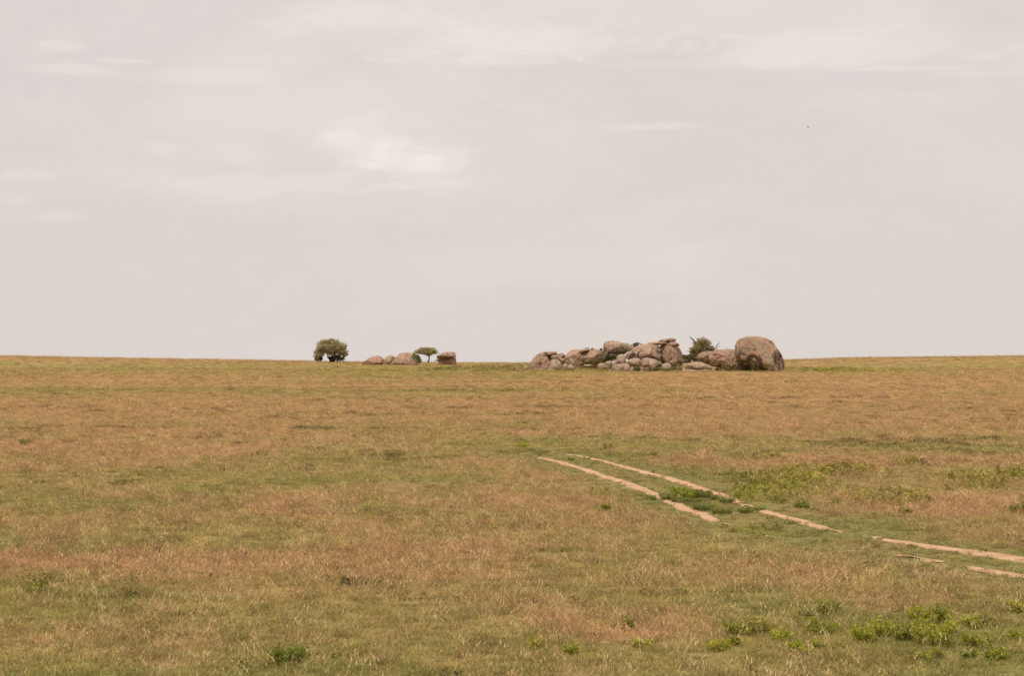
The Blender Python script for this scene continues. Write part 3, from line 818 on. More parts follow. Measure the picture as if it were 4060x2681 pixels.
boulder(c3([(1440, 840), (1450, 770), (1500, 720), (1580, 705), (1650, 735), (1700, 800), (1690, 850), (1560, 860)]),
        411.5, 1.4, 'grey', 'low rounded rock at the foot of the tall pink boulder', 47, 2.4, .035, group=GK, n=48, mrows=24)
boulder(c3([(690, 920), (682, 840), (700, 805), (780, 805), (788, 870), (780, 925)]), 409.8, .5, 'pink', 'small reddish rock left of the squarish pink block', 49, 2.8, .04, group=GK, n=36, mrows=18, name='rock')
boulder(c3([(165, 820), (170, 720), (190, 670), (225, 650), (270, 680), (290, 760), (280, 830)]), 416, .8, 'grey', 'narrow standing stone among the scree left of the oval boulder', 51, 2.5, .04, group=GK, n=40, mrows=20, name='rock')
boulder(c3([(270, 830), (265, 730), (300, 675), (360, 665), (400, 710), (405, 780), (390, 840)]), 414.5, .8, 'grey', 'low knobbly stone touching the oval boulder on its left', 53, 2.5, .05, group=GK, n=40, mrows=20, name='rock')
# --- left part
boulder(c2([(1370, 740), (1385, 640), (1405, 580), (1440, 505), (1540, 458), (1640, 425), (1720, 390), (1790, 372), (1900, 392), (1990, 428), (2045, 500), (2085, 590), (2100, 680), (1900, 740), (1600, 760)]),
        430, 3.4, 'pink', 'domed boulder with a pink face left of the blocky flat topped boulder', 61, 2.3, .03, [(c2([(1460, 560), (1470, 680)]), .15, .3)], GK, n=100, mrows=50)
boulder(c2([(1405, 500), (1440, 470), (1500, 400), (1560, 388), (1605, 345), (1680, 342), (1712, 372), (1690, 408), (1600, 440), (1500, 485), (1440, 512)]),
        428.5, 1.7, 'grey', 'thin cap rock tilted on the left shoulder of the pink faced dome', 63, 2.8, .04, group=GK, sink=False, n=60, mrows=28)
boulder(c2([(1120, 700), (1140, 560), (1170, 490), (1215, 445), (1290, 402), (1380, 388), (1480, 398), (1540, 440), (1560, 600), (1540, 720), (1300, 740)]),
        440, 3.0, 'pink', 'smooth pink hump seen behind the gap between the two left domes', 65, 2.2, .02, group=GK, n=80, mrows=40)
boulder(c2([(220, 880), (250, 790), (300, 700), (380, 600), (430, 555), (500, 505), (560, 478), (640, 455), (740, 446), (850, 445), (960, 500), (1010, 600), (1040, 700), (1050, 880), (600, 900)]),
        423, 3.6, 'pink', 'big cracked dome at the left end of the outcrop', 67, 2.3, .03,
        [(c2([(380, 680), (420, 590), (480, 525)]), .18, .45), (c2([(740, 520), (770, 600), (790, 640)]), .15, .4), (c2([(550, 720), (545, 820)]), .14, .3), (c2([(480, 520), (700, 528), (940, 520)]), .12, .3)], GK, n=120, mrows=56)
boulder(c2([(620, 470), (680, 440), (760, 438), (860, 436), (940, 440), (948, 500), (900, 525), (700, 525)]), 420.4, 1.5, 'pink', 'flat cap block on top of the cracked left dome', 69, 3.0, .04, group=GK, sink=False, n=48, mrows=22)
boulder(c2([(785, 570), (800, 530), (850, 518), (930, 518), (965, 570), (945, 615), (860, 628), (805, 612)]), 419.6, 1.0, 'grey', 'small wedged rock above the square front block of the cracked dome', 71, 2.6, .04, group=GK, sink=False, n=40, mrows=20, name='rock')
boulder(c2([(755, 880), (770, 780), (785, 650), (860, 622), (960, 626), (1030, 690), (1065, 780), (1045, 880), (900, 890)]), 418.6, 1.6, 'grey', 'square front block leaning on the cracked left dome', 73, 2.9, .035, group=GK, n=64, mrows=32)
boulder(c2([(950, 620), (955, 500), (1030, 485), (1100, 490), (1135, 520), (1135, 570), (1155, 640), (1130, 700), (1060, 740), (1000, 680)]), 424, 1.8, 'pink', 'reddish split rock on the right shoulder of the cracked dome', 75, 2.6, .045, [(c2([(1040, 580), (1140, 575)]), .12, .4)], GK, n=56, mrows=28)
boulder(c2([(155, 850), (170, 785), (210, 755), (255, 765), (275, 820), (270, 860)]), 420, .7, 'grey', 'small pale stone at the left foot of the cracked dome', 77, 2.5, .04, group=GK, n=36, mrows=18, name='rock')
boulder(c2([(1170, 780), (1195, 680), (1240, 615), (1290, 605), (1350, 660), (1365, 740), (1340, 800)]), 424, 1.0, 'grey', 'pale rounded rock in the gap between the cracked dome and the pink faced dome', 79, 2.4, .04, group=GK, n=44, mrows=22, name='rock')
boulder(c2([(1180, 870), (1190, 790), (1230, 755), (1300, 758), (1365, 810), (1370, 870)]), 419, .9, 'grey', 'low stone in front of the pale rounded rock', 81, 2.5, .045, group=GK, n=40, mrows=20, name='rock')
boulder(c2([(1050, 870), (1070, 760), (1110, 720), (1165, 730), (1200, 780), (1200, 870)]), 420.5, .8, 'grey', 'dark stone just right of the square front block', 83, 2.6, .05, group=GK, n=40, mrows=20, name='rock')
boulder(c2([(1880, 820), (1900, 750), (1940, 715), (2000, 705), (2080, 735), (2130, 790), (2120, 830)]), 419, 1.0, 'grey', 'low broken stone in the grass below the pink faced dome', 85, 2.5, .05, group=GK, n=44, mrows=20, name='rock')
boulder(c2([(1560, 790), (1580, 755), (1680, 745), (1770, 755), (1790, 790)]), 422, .7, 'grey', 'flat pale stone half sunk in grass below the pink faced dome', 87, 2.5, .04, group=GK, n=40, mrows=18, name='rock')
# scattered stones at the left foot
for k_, (px, py, r_, lb) in enumerate([(2035, 1459, 8, 'lone pale stone in the grass farthest left of the outcrop'), (2052, 1462, 5, 'small stone between the lone pale stone and the cracked dome'),
                                       (2420, 1470, 7, 'small flat stone in front of the low broken stone'), (2452, 1477, 8, 'small stone at the left edge of the low wedge shaped boulder'), (2600, 1482, 7, 'small stone in the grass right of the squarish pink block'), (3172, 1461, 6, 'small pale stone alone in the grass right of the largest boulder')]):
    Y_ = 412 if k_ > 1 else 426
    if k_ == 5: Y_ = 432
    boulder([(px + r_ * 1.3 * math.cos(a_), py + r_ * .65 * math.sin(a_)) for a_ in np.linspace(0, 2 * PI, 9)[:-1]], Y_, .4, 'grey', lb, 90 + k_, 2.5, .05, group='stray stones round the outcrop', n=24, mrows=12, name='rock')
# --- small far group on the left
boulder(c6([(80, 560), (110, 515), (200, 455), (260, 412), (350, 386), (430, 382), (510, 412), (555, 470), (570, 560)]), 560, 3.6, 'pink', 'leftmost low pink dome beyond the plain left of the umbrella thorn', 101, 2.2, .03, group=GL, n=64, mrows=32)
boulder(c6([(525, 560), (550, 460), (620, 392), (700, 374), (770, 395), (805, 422), (770, 475), (700, 550)]), 558, 2.2, 'grey', 'egg shaped boulder between the two low pink domes', 103, 2.3, .03, group=GL, n=56, mrows=28)
boulder(c6([(670, 570), (700, 540), (760, 465), (830, 400), (880, 345), (960, 326), (1080, 320), (1140, 345), (1190, 410), (1240, 480), (1275, 570)]), 555, 4.0, 'pink', 'larger pink dome just left of the umbrella thorn tree', 105, 2.2, .03, group=GL, n=72, mrows=36)
boulder(c6([(1720, 540), (1700, 480), (1740, 440), (1850, 428), (1970, 420), (2090, 420), (2105, 550), (1900, 560)]), 570, 2.6, 'pink', 'flat base rock of the small stack right of the umbrella thorn', 107, 2.8, .035, group=GL, n=56, mrows=28)
boulder(c6([(1690, 455), (1668, 372), (1705, 385), (1740, 365), (1800, 330), (1880, 306), (1950, 312), (2010, 297), (2065, 312), (2110, 400), (2075, 424), (1930, 425), (1800, 435)]), 569, 2.6, 'pink', 'knobbly cap rock of the small stack right of the umbrella thorn', 109, 2.7, .07, [(c6([(1935, 310), (1930, 400)]), .2, .4)], GL, sink=False, n=60, mrows=30)

# ------------------------------------------------------------------ trees and bushes
def tube_mesh(paths, sides=6):
    """paths: list of (list of points, list of radii)"""
    V, Fc = [], []
    for pts, rad in paths:
        n0 = len(V)
        pts = [Vector(p) for p in pts]
        for i_, p in enumerate(pts):
            t_ = (pts[min(i_ + 1, len(pts) - 1)] - pts[max(i_ - 1, 0)]).normalized()
            ref = Vector((0, 1, 0)) if abs(t_.y) < .8 else Vector((1, 0, 0))
            u_ = t_.cross(ref).normalized(); v_ = t_.cross(u_)
            for s_ in range(sides):
                a_ = 2 * PI * s_ / sides
                V.append(p + (u_ * math.cos(a_) + v_ * math.sin(a_)) * rad[i_])
        for i_ in range(len(pts) - 1):
            for s_ in range(sides):
                a_ = n0 + i_ * sides + s_; b_ = n0 + i_ * sides + (s_ + 1) % sides
                Fc.append((a_, b_, b_ + sides, a_ + sides))
    return np.array([tuple(v) for v in V]), np.array(Fc)
def limb(p0, p1, r0, r1, wob=.08, k=6):
    p0, p1 = Vector(p0), Vector(p1); ln = (p1 - p0).length
    pts, rad = [], []
    for i_ in range(k + 1):
        f = i_ / k
        j_ = Vector((random.gauss(0, 1), random.gauss(0, 1), random.gauss(0, .6))) * wob * ln * math.sin(PI * f) * .6
        pts.append(p0.lerp(p1, f) + j_); rad.append(r0 + (r1 - r0) * f)
    return pts, rad
def leaf_mesh(name, centres, size, cols, parent, mat=None, flat=.4):
    n_ = len(centres)
    rg = np.random.default_rng(len(centres) + 3)
    u_ = rg.normal(size=(n_, 3)); u_[:, 2] *= .6; u_ /= np.linalg.norm(u_, axis=1)[:, None]
    r_ = rg.normal(size=(n_, 3)); v_ = np.cross(u_, r_); v_ /= np.linalg.norm(v_, axis=1)[:, None]
    s_ = size * (.55 + .9 * rg.random(n_))[:, None]
    V = np.stack([centres - u_ * s_, centres + v_ * s_ * flat, centres + u_ * s_, centres - v_ * s_ * flat], 1).reshape(-1, 3)
    Fc = np.arange(n_ * 4).reshape(-1, 4)
    c_ = np.repeat(np.concatenate([cols, np.ones((n_, 1))], 1), 4, axis=0)
    return mesh_obj(name, V, Fc, mat or M_leaf, parent, attrs={'tint': ('FLOAT_COLOR', c_), 'shade': ('FLOAT_COLOR', np.ones((n_ * 4, 4)))}, loc=tuple(parent.location))
def lobes_points(lobes, n, rg, shell=.55):
    """lobes: (x, y, z, rx, ry, rz); clumpy points biased to the shell"""
    w_ = np.array([l[3] * l[4] * l[5] for l in lobes]) ** .8; w_ /= w_.sum()
    out_ = []
    for l, c_ in zip(lobes, (w_ * n).astype(int)):
        nclump = max(6, c_ // 26)
        dirs = rg.normal(size=(nclump, 3)); dirs /= np.linalg.norm(dirs, axis=1)[:, None]
        rad = shell + (1.04 - shell) * rg.random(nclump) ** .7
        cl = dirs * rad[:, None]
        c_ = int(c_)
        pick = rg.integers(0, nclump, c_)
        p_ = cl[pick] + rg.normal(size=(c_, 3)) * .11
        out_.append(p_ * np.array(l[3:6]) + np.array(l[:3]))
    return np.vstack(out_)
def leaf_cols(P, base, alt, rg, seed):
    k_ = sstep(.35, .65, fbm3(P, 1.1, seed, 2))[:, None]
    c_ = np.array(base) * (1 - k_) + np.array(alt) * k_
    return c_ * (.65 + .7 * rg.random((len(P), 1)))
G_OLV = srgb(184, 168, 134); G_GRN = srgb(162, 156, 108); G_YEL = srgb(176, 168, 96); G_DRK = srgb(122, 120, 84); G_GREY = srgb(166, 156, 128)

def px_lobes(spec, Y, ry=None):
    out_ = []
    for px, py, rx, rz, *dy in spec:
        p = at(px, py, Y); k_ = Y / F
        out_.append((p.x, Y + (dy[0] if dy else 0), p.z, rx * k_, (ry or rx * k_), rz * k_))
    return out_
# big round thorn tree on the left skyline
Y1 = 590
c5 = lambda a, b: (1200 + a * 260 / 2375, 1310 + b * 260 / 2375)
def P5(a, b, dy=0):
    p = at(*c5(a, b), Y1); return (p.x, Y1 + dy, p.z)
root = empty('thorn_tree', P5(1150, 1110))
tag(root, 'round crowned thorn tree standing on the left skyline with its skirts reaching the ground', 'tree')
rg = np.random.default_rng(1)
spec = []
for a, b, ra, rb_ in ((1000, 560, 380, 250), (700, 620, 250, 240), (620, 800, 200, 180), (540, 880, 160, 150), (480, 980, 90, 130), (620, 1000, 90, 110), (1250, 640, 300, 240), (1450, 760, 200, 200), (1540, 870, 150, 100), (1100, 780, 330, 150), (880, 440, 230, 150),
                      (1480, 600, 130, 130), (1150, 430, 180, 130)):
    q_ = c5(a, b); spec.append((q_[0], q_[1], ra * .1095, rb_ * .1095, rg.normal() * .8))
P = lobes_points(px_lobes(spec, Y1), 26000, rg, .15)
P = P[P[:, 2] > terrain(P[:, 0], P[:, 1]) + .1]
leaf_mesh('crown', P, .17, leaf_cols(P, srgb(196, 182, 148), srgb(176, 170, 124), rg, 5), root)
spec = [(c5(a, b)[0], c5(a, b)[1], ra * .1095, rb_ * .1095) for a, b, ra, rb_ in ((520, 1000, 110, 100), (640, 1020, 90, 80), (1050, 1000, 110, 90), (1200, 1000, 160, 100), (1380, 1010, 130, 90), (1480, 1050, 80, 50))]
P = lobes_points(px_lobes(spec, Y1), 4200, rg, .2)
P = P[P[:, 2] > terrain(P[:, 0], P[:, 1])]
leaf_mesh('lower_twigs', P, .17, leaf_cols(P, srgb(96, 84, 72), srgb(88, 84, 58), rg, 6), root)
paths = []
for (a0, a1, b1, r0) in ((1000, 900, 780, .3), (1050, 1050, 700, .35), (1120, 1250, 740, .35), (1250, 1400, 740, .28), (1350, 1500, 850, .22), (540, 600, 700, .22), (620, 760, 720, .2), (1480, 1330, 880, .18)):
    p0, p1 = P5(a0, 1130, random.gauss(0, .5)), P5(a1, b1, random.gauss(0, 1.5))
    paths.append(limb(p0, p1, r0, .08))
    for _ in range(4):
        e_ = Vector(p1) + Vector((random.gauss(0, .6), random.gauss(0, .8), random.uniform(-.1, .8)))
        paths.append(limb(Vector(p0).lerp(Vector(p1), random.uniform(.5, .95)), e_, .07, .02, .12, 4))
V, Fc = tube_mesh(paths); mesh_obj('trunk', V, Fc, M_bark, root, True, loc=tuple(root.location))

# umbrella thorn
Y2 = 562
def P6(a, b, dy=0):
    p = at(1420 + a * 440 / 2375, 1340 + b * 440 / 2375, Y2); return (p.x, Y2 + dy, p.z)
root = empty('umbrella_thorn_tree', P6(1510, 520))
tag(root, 'small flat topped umbrella thorn tree between the pink domes and the small stack of rocks', 'tree')
rg = np.random.default_rng(2)
paths = [([P6(1500, 530), P6(1515, 480), P6(1525, 430), P6(1515, 395), P6(1490, 375)], [.26, .2, .18, .17, .15])]
fork = Vector(P6(1510, 385))
tips = []
for k_ in range(15):
    a_ = -1 + 2 * k_ / 14
    X_ = 1460 + a_ * 290 + random.gauss(0, 10)
    tip = P6(X_, 290 + 55 * abs(a_) ** 1.3 - random.random() * 40, random.gauss(0, 1.6) * (1 - abs(a_) * .5))
    tips.append(tip)
    m_ = Vector(P6(1500 + a_ * 110, 360 - random.random() * 15, tip[1] * .4 - Y2 * .4))
    l1 = limb(fork, m_, .11, .07, .1, 3); l2 = limb(m_, tip, .07, .03, .1, 4)
    paths += [l1, l2]
    for _ in range(4):
        b_ = m_.lerp(Vector(tip), random.random())
        paths.append(limb(b_, b_ + Vector((random.gauss(0, .8), random.gauss(0, .7), random.uniform(.1, .9))), .035, .012, .1, 3))
paths.append(limb(P6(1500, 500), P6(1465, 470), .05, .03)); paths.append(limb(P6(1500, 400), P6(1360, 395), .05, .02))
paths.append(limb(P6(1530, 400), P6(1640, 385), .05, .02)); paths.append(limb(P6(1330, 340), P6(1080, 310), .04, .012)); paths.append(limb(P6(1290, 270), P6(1200, 220), .04, .012))
V, Fc = tube_mesh(paths, 5); mesh_obj('trunk', V, Fc, M_bark, root, True, loc=tuple(root.location))
spec = [(1420 + a * .1853, 1340 + b * .1853, ra * .1853, rb_ * .1853, random.gauss(0, .8)) for a, b, ra, rb_ in ((1330, 270, 110, 34), (1440, 250, 110, 40), (1560, 255, 120, 42), (1640, 290, 80, 45), (1250, 300, 80, 30), (1200, 335, 70, 22), (1480, 310, 190, 36), (1380, 330, 110, 26), (1660, 330, 50, 25), (1430, 225, 110, 26), (1580, 228, 90, 24), (1560, 335, 120, 26))]
P = lobes_points(px_lobes(spec, Y2), 9000, rg, .05)
leaf_mesh('crown', P, .14, leaf_cols(P, G_OLV, srgb(190, 182, 112), rg, 8), root)

def bush(name, label, cat, spec, Y, n_, base, alt, seed, size=.14, stems=5, foot=None, shell=.35):
    rg = np.random.default_rng(seed)
    lb = px_lobes([(a, b, c_, d_, rg.normal() * .3) for a, b, c_, d_ in spec], Y)
    mx_ = min(lb, key=lambda l: l[2] - l[5])
    bz = foot if foot is not None else mx_[2] - mx_[5]
    root = empty(name, (mx_[0], Y, bz)); tag(root, label, cat)
    P = lobes_points(lb, n_, rg, shell)
    leaf_mesh('foliage', P, size, leaf_cols(P, base, alt, rg, seed), root)
    ps = []
    for _ in range(stems):
        l = lb[rg.integers(len(lb))]
        ps.append(limb((mx_[0] + rg.normal() * .15, Y + rg.normal() * .1, bz), (l[0] + rg.normal() * l[3] * .4, l[1] + rg.normal() * .3, l[2] + rg.random() * l[5] * .5), .05, .015, .1, 4))
    V, Fc = tube_mesh(ps, 4); mesh_obj('stem', V, Fc, M_bark, root, loc=tuple(root.location))
    return root
q6 = lambda a, b, c_, d_: (1420 + a * .1853, 1340 + b * .1853, c_ * .1853, d_ * .1853)
q4 = lambda a, b, c_, d_: (2700 + a * .1937, 1310 + b * .1937, c_ * .1937, d_ * .1937)
q3 = lambda a, b, c_, d_: (2380 + a * .1684, 1320 + b * .1684, c_ * .1684, d_ * .1684)
q2 = lambda a, b, c_, d_: (2050 + a * .1684, 1320 + b * .1684, c_ * .1684, d_ * .1684)
bush('bush', 'yellowish green bush growing on the right flank of the pink dome beside the umbrella thorn', 'bush', [q6(1240, 400, 70, 50), q6(1290, 470, 55, 70), q6(1180, 360, 45, 22), q6(1310, 510, 45, 40)], 553.5, 3200, srgb(152, 142, 78), G_GRN, 11)
bush('bush', 'tiny dark bush at the left foot of the small stack of rocks', 'bush', [q6(1700, 480, 35, 22), q6(1660, 490, 22, 12)], 566, 240, G_DRK, G_GRN, 12)
# kopje tree with dead branches
Yk = 424
root = empty('thorn_tree', at(2700 + 330 * .1937, 1310 + 640 * .1937, Yk)); tag(root, 'bushy thorn tree with bare dead branches between the tall pink boulder and the long boulder', 'tree')
rg = np.random.default_rng(4)
spec = [q4(430, 260, 140, 115), q4(350, 290, 110, 100), q4(510, 290, 120, 115), q4(570, 360, 115, 85), q4(300, 390, 125, 100), q4(440, 370, 160, 110), q4(250, 440, 85, 75), q4(630, 400, 75, 42), q4(260, 520, 85, 80), q4(340, 500, 100, 70)]
P = lobes_points(px_lobes([(*s_, rg.normal() * .4) for s_ in spec], Yk), 17000, rg, .12)
leaf_mesh('crown', P, .12, leaf_cols(P, G_OLV, G_GRN, rg, 14), root)
def P4(a, b, dy=0, Y=Yk):
    p = at(2700 + a * .1937, 1310 + b * .1937, Y); return (p.x, Y + dy, p.z)
ps = [limb(P4(330, 700), P4(420, 300, .3), .2, .06), limb(P4(350, 640), P4(520, 300, -.3), .16, .05), limb(P4(320, 640), P4(270, 420), .16, .05), limb(P4(380, 560), P4(610, 400, .2), .1, .04)]
V, Fc = tube_mesh(ps); mesh_obj('trunk', V, Fc, M_bark, root, True, loc=tuple(root.location))
dead = [([P4(320, 330), P4(295, 260), P4(262, 205), P4(215, 165), P4(195, 150), P4(178, 118)], [.19, .17, .15, .12, .08, .03]), limb(P4(262, 205), P4(235, 240), .04, .01),
        ([P4(320, 436), P4(230, 430), P4(160, 428), P4(108, 428)], [.09, .07, .06, .035]), limb(P4(460, 275, -.8), P4(525, 200, -.8), .06, .03),
        ([P4(640, 400), P4(700, 370), P4(728, 345), P4(722, 318), P4(742, 295), P4(780, 268), P4(822, 260)], [.09, .08, .08, .07, .06, .05, .02]),
        ([P4(740, 405), P4(738, 375), P4(722, 335)], [.06, .05, .05]), ([P4(755, 380), P4(770, 345), P4(785, 320), P4(795, 290)], [.035, .03, .02, .01]), limb(P4(770, 345), P4(800, 330), .025, .008),
        limb(P4(690, 400), P4(660, 370), .04, .015), limb(P4(742, 295), P4(765, 310), .025, .01), limb(P4(640, 420), P4(760, 400), .06, .03)]
for grp in (dead[:2], dead[2:3], dead[3:4], dead[4:]):
    V, Fc = tube_mesh(grp, 5); mesh_obj('dead_branch', V, Fc, M_deadwood, root, True, loc=tuple(root.location))
r_ = empty('dead_shrub', P4(918, 400, 0, 417)); tag(r_, 'tiny leafless twig on top of the long pinkish boulder', 'shrub')
V, Fc = tube_mesh([([P4(915, 415, 0, 417), P4(918, 385, 0, 417), P4(928, 362, 0, 417), P4(955, 350, 0, 417)], [.05, .04, .035, .015]), limb(P4(926, 366, 0, 417), P4(918, 345, 0, 417), .03, .01)], 5)
mesh_obj('branch', V, Fc, M_deadwood, r_, loc=tuple(r_.location))
bush('bush', 'grey green scrub filling the gap below the tree with dead branches', 'bush', [q4(80, 560, 70, 55), q4(160, 570, 80, 60), q4(240, 540, 80, 80), q4(290, 600, 60, 60), q4(110, 620, 90, 50), q4(40, 540, 40, 50)], 426, 6500, G_GREY, srgb(140, 136, 96), 21, .15, shell=.05)
bush('bush', 'green bush at the foot of the long pinkish boulder beside the flat grey boulder', 'bush', [q4(860, 770, 60, 60), q4(930, 790, 60, 60), q4(820, 800, 40, 40), q4(960, 730, 50, 40)], 411.5, 1500, srgb(112, 106, 66), G_GRN, 22)
bush('bush', 'dark green bush in the crevice under the overhang of the largest boulder', 'bush', [q4(1385, 790, 45, 60), q4(1420, 830, 40, 35), q4(1350, 830, 30, 35)], 410, 700, srgb(70, 72, 44), srgb(60, 66, 44), 23, .12)
bush('bush', 'dark bush in the corner between the flat grey boulder and the long boulder', 'bush', [q4(745, 790, 35, 45), q4(710, 820, 40, 30)], 410.3, 500, srgb(74, 82, 52), G_DRK, 24, .12)
bush('bush', 'fresh green bush on the skyline between the blocky boulder and the sloping boulder', 'bush', [q3(790, 275, 60, 32), q3(850, 270, 70, 36), q3(920, 260, 55, 28), q3(830, 305, 60, 28), q3(800, 330, 40, 20)], 428, 1200, srgb(138, 138, 84), srgb(118, 108, 66), 25, .12)
bush('bush', 'dark green bush in the shade under the blocky flat topped boulder', 'bush', [q3(150, 540, 90, 60), q3(290, 555, 110, 70), q3(390, 550, 80, 70), q3(480, 550, 90, 70), q3(230, 620, 160, 50), q3(60, 480, 40, 60)], 424, 6500, srgb(120, 114, 82), G_GREY, 26, .16, shell=.05)
bush('bush', 'tiny dark bush on the rim between the pink faced dome and the blocky boulder', 'bush', [q3(30, 395, 38, 24), q3(0, 380, 20, 12)], 430, 260, srgb(66, 64, 56), G_DRK, 27, .11)
bush('bush', 'tiny dark tuft on top of the pink faced dome', 'bush', [q2(1770, 368, 30, 9)], 429, 70, srgb(66, 64, 56), G_DRK, 28, .1, 2)
bush('bush', 'dark green plant in the hollow left of the squarish pink block', 'bush', [q3(905, 790, 35, 35), q3(860, 850, 60, 35), q3(920, 860, 30, 30)], 410.6, 600, srgb(84, 90, 56), G_DRK, 29, .11)
bush('bush', 'low scrub along the front foot of the tall pink boulder', 'bush', [q3(1260, 860, 80, 40), q3(1380, 850, 90, 40), q3(1500, 870, 90, 36), q3(1620, 860, 80, 36), q3(1750, 830, 80, 40), q3(1860, 770, 50, 40)], 409.5, 2600, srgb(128, 116, 72), G_GRN, 30, .12)
bush('bush', 'small bush on top right of the largest boulder', 'bush', [q4(1845, 235, 26, 14), q4(1820, 215, 20, 9)], 411, 160, srgb(96, 98, 56), G_DRK, 31, .1, 2)
bush('bush', 'sparse bush in the gap right of the cracked left dome', 'bush', [q2(1190, 620, 36, 40), q2(1120, 800, 50, 36), q2(1240, 660, 30, 24)], 421.5, 420, srgb(120, 112, 66), G_GRN, 32, .12)
bush('bush', 'olive scrub covering the slope below the pink faced dome', 'bush', [q2(1650, 700, 110, 30), q2(1780, 690, 110, 30), q2(1900, 670, 100, 32), q2(2030, 660, 80, 34), q2(1520, 720, 80, 22)], 424.5, 2200, srgb(140, 124, 72), srgb(118, 112, 60), 33, .12)
for (px, py, rx, ry, Y_, nn, lb) in ((3185, 1473, 22, 10, 411, 420, 'low green scrub just right of the largest boulder'), (3235, 1470, 20, 6, 415, 260, 'second low scrub clump right of the largest boulder'),
                                     (2690, 1440, 16, 12, 422, 300, 'small scrub between the tall pink boulder and the flat grey boulder'), (2215, 1466, 14, 7, 418, 200, 'little scrub right of the square front block')):
    bush('bush', lb, 'bush', [(px, py, rx, ry), (px + rx * .8, py + 2, rx * .6, ry * .7)], Y_, nn, srgb(132, 122, 66), G_GRN, int(px), .12)

# ------------------------------------------------------------------ birds
def bird(px, py, Y, span, tilt, label, head=0.0, dark=True, yaw=0.5):
    """soaring raptor: lofted body with head and fanned tail, and two long cambered wings with finger tips"""
    c_ = at(px, py, Y)
    s_ = span / 2
    root = empty('bird', c_); tag(root, label, 'bird')
    def ring(yy, rx, rz, zo=0, nn=8):
        return [Vector((rx * math.cos(2 * PI * k_ / nn), yy, zo + rz * math.sin(2 * PI * k_ / nn))) for k_ in range(nn)]
    secs = [(-.36, .02, .012, 0), (-.28, .05, .02, 0), (-.15, .09, .07, 0), (0, .13, .11, 0), (.12, .115, .10, .01), (.2, .075, .07, .03), (.26, .065, .06, .04), (.31, .04, .035, .035), (.36, .008, .01, .02)]
    V, Fc = [], []
    for s0 in secs: V += [v * s_ for v in ring(s0[0], s0[1], s0[2], s0[3])]
    for i_ in range(len(secs) - 1):
        for j_ in range(8):
            a_ = i_ * 8 + j_; b_ = i_ * 8 + (j_ + 1) % 8
            Fc.append((a_, b_, b_ + 8, a_ + 8))
    R = np.array(((math.cos(yaw), -math.sin(yaw), 0), (math.sin(yaw), math.cos(yaw), 0), (0, 0, 1)))
    T = np.array(((math.cos(tilt), 0, math.sin(tilt)), (0, 1, 0), (-math.sin(tilt), 0, math.cos(tilt))))
    M_ = T @ R
    def put(nm, V, Fc):
        mesh_obj(nm, np.array([tuple(v) for v in V]) @ M_.T + np.array(c_), np.array(Fc), M_feather, root, True, loc=tuple(c_))
    put('body', V, Fc)
    V = [Vector((-.02, -.26, 0)), Vector((.02, -.26, 0)), Vector((.13, -.5, 0)), Vector((-.13, -.5, 0)), Vector((-.02, -.26, .02)), Vector((.02, -.26, .02)), Vector((.13, -.5, .012)), Vector((-.13, -.5, .012))]
    put('tail', [v * s_ for v in V], [(0, 1, 2, 3), (7, 6, 5, 4), (0, 4, 5, 1), (1, 5, 6, 2), (2, 6, 7, 3), (3, 7, 4, 0)])
    for sd in (-1, 1):
        V, Fc = [], []
        for k_, (xx, y0, y1, zz_) in enumerate([(.06, .14, -.16, .03), (.3, .2, -.14, .08), (.55, .2, -.12, .10), (.8, .13, -.12, .10), (1.0, .02, -.06, .12)]):
            for yy, dz in ((y0, 0), ((y0 + y1) / 2, .022), (y1, 0), ((y0 + y1) / 2, -.01)):
                V.append(Vector((sd * xx, yy, zz_ + dz)) * s_)
        for i_ in range(4):
            for j_ in range(4):
                a_ = i_ * 4 + j_; b_ = i_ * 4 + (j_ + 1) % 4
                Fc.append((a_, b_, b_ + 4, a_ + 4))
        put('wing', V, Fc)
bird(3204, 504, 130, 0.42, math.radians(40), 'small dark bird flying with tilted wings high on the right of the sky', yaw=.9)
bird(1197, 1003, 300, 0.30, math.radians(35), 'faint distant bird low on the left of the sky', yaw=1.0)
def perched(px, py, Y, h, label):
    c_ = at(px, py, Y); root = empty('bird', c_); tag(root, label, 'bird', 'birds perched on the umbrella thorn')
    V, Fc = [], []
    secs = [(0, .12, .1, -.05), (.15, .2, .17, 0), (.4, .25, .2, .02), (.62, .19, .16, .05), (.76, .09, .09, .08), (.86, .10, .10, .10), (.95, .07, .07, .11), (1.0, .02, .02, .12)]
    for z_, rx, ry, xo in secs:
        for k_ in range(8):
            V.append((c_.x + (xo + rx * math.cos(PI * k_ / 4)) * h, c_.y + ry * math.sin(PI * k_ / 4) * h, c_.z + z_ * h))
    for i_ in range(len(secs) - 1):
        for j_ in range(8):
            a_ = i_ * 8 + j_; b_ = i_ * 8 + (j_ + 1) % 8
            Fc.append((a_, b_, b_ + 8, a_ + 8))
    mesh_obj('body', V, np.array(Fc), M_feather, root, True, loc=tuple(c_))
    b = [(c_.x + .18 * h, c_.y - .03 * h, c_.z + .9 * h), (c_.x + .18 * h, c_.y + .03 * h, c_.z + .9 * h), (c_.x + .18 * h, c_.y, c_.z + .83 * h), (c_.x + .36 * h, c_.y, c_.z + .84 * h)]
    mesh_obj('beak', b, np.array([(0, 1, 2), (0, 3, 1), (1, 3, 2), (2, 3, 0)]), M_feather, root, loc=tuple(c_))
perched(1665, 1384, 562, .55, 'left one of the two dark birds perched on top of the umbrella thorn')
perched(1681, 1385, 562, .55, 'right one of the two dark birds perched on top of the umbrella thorn')

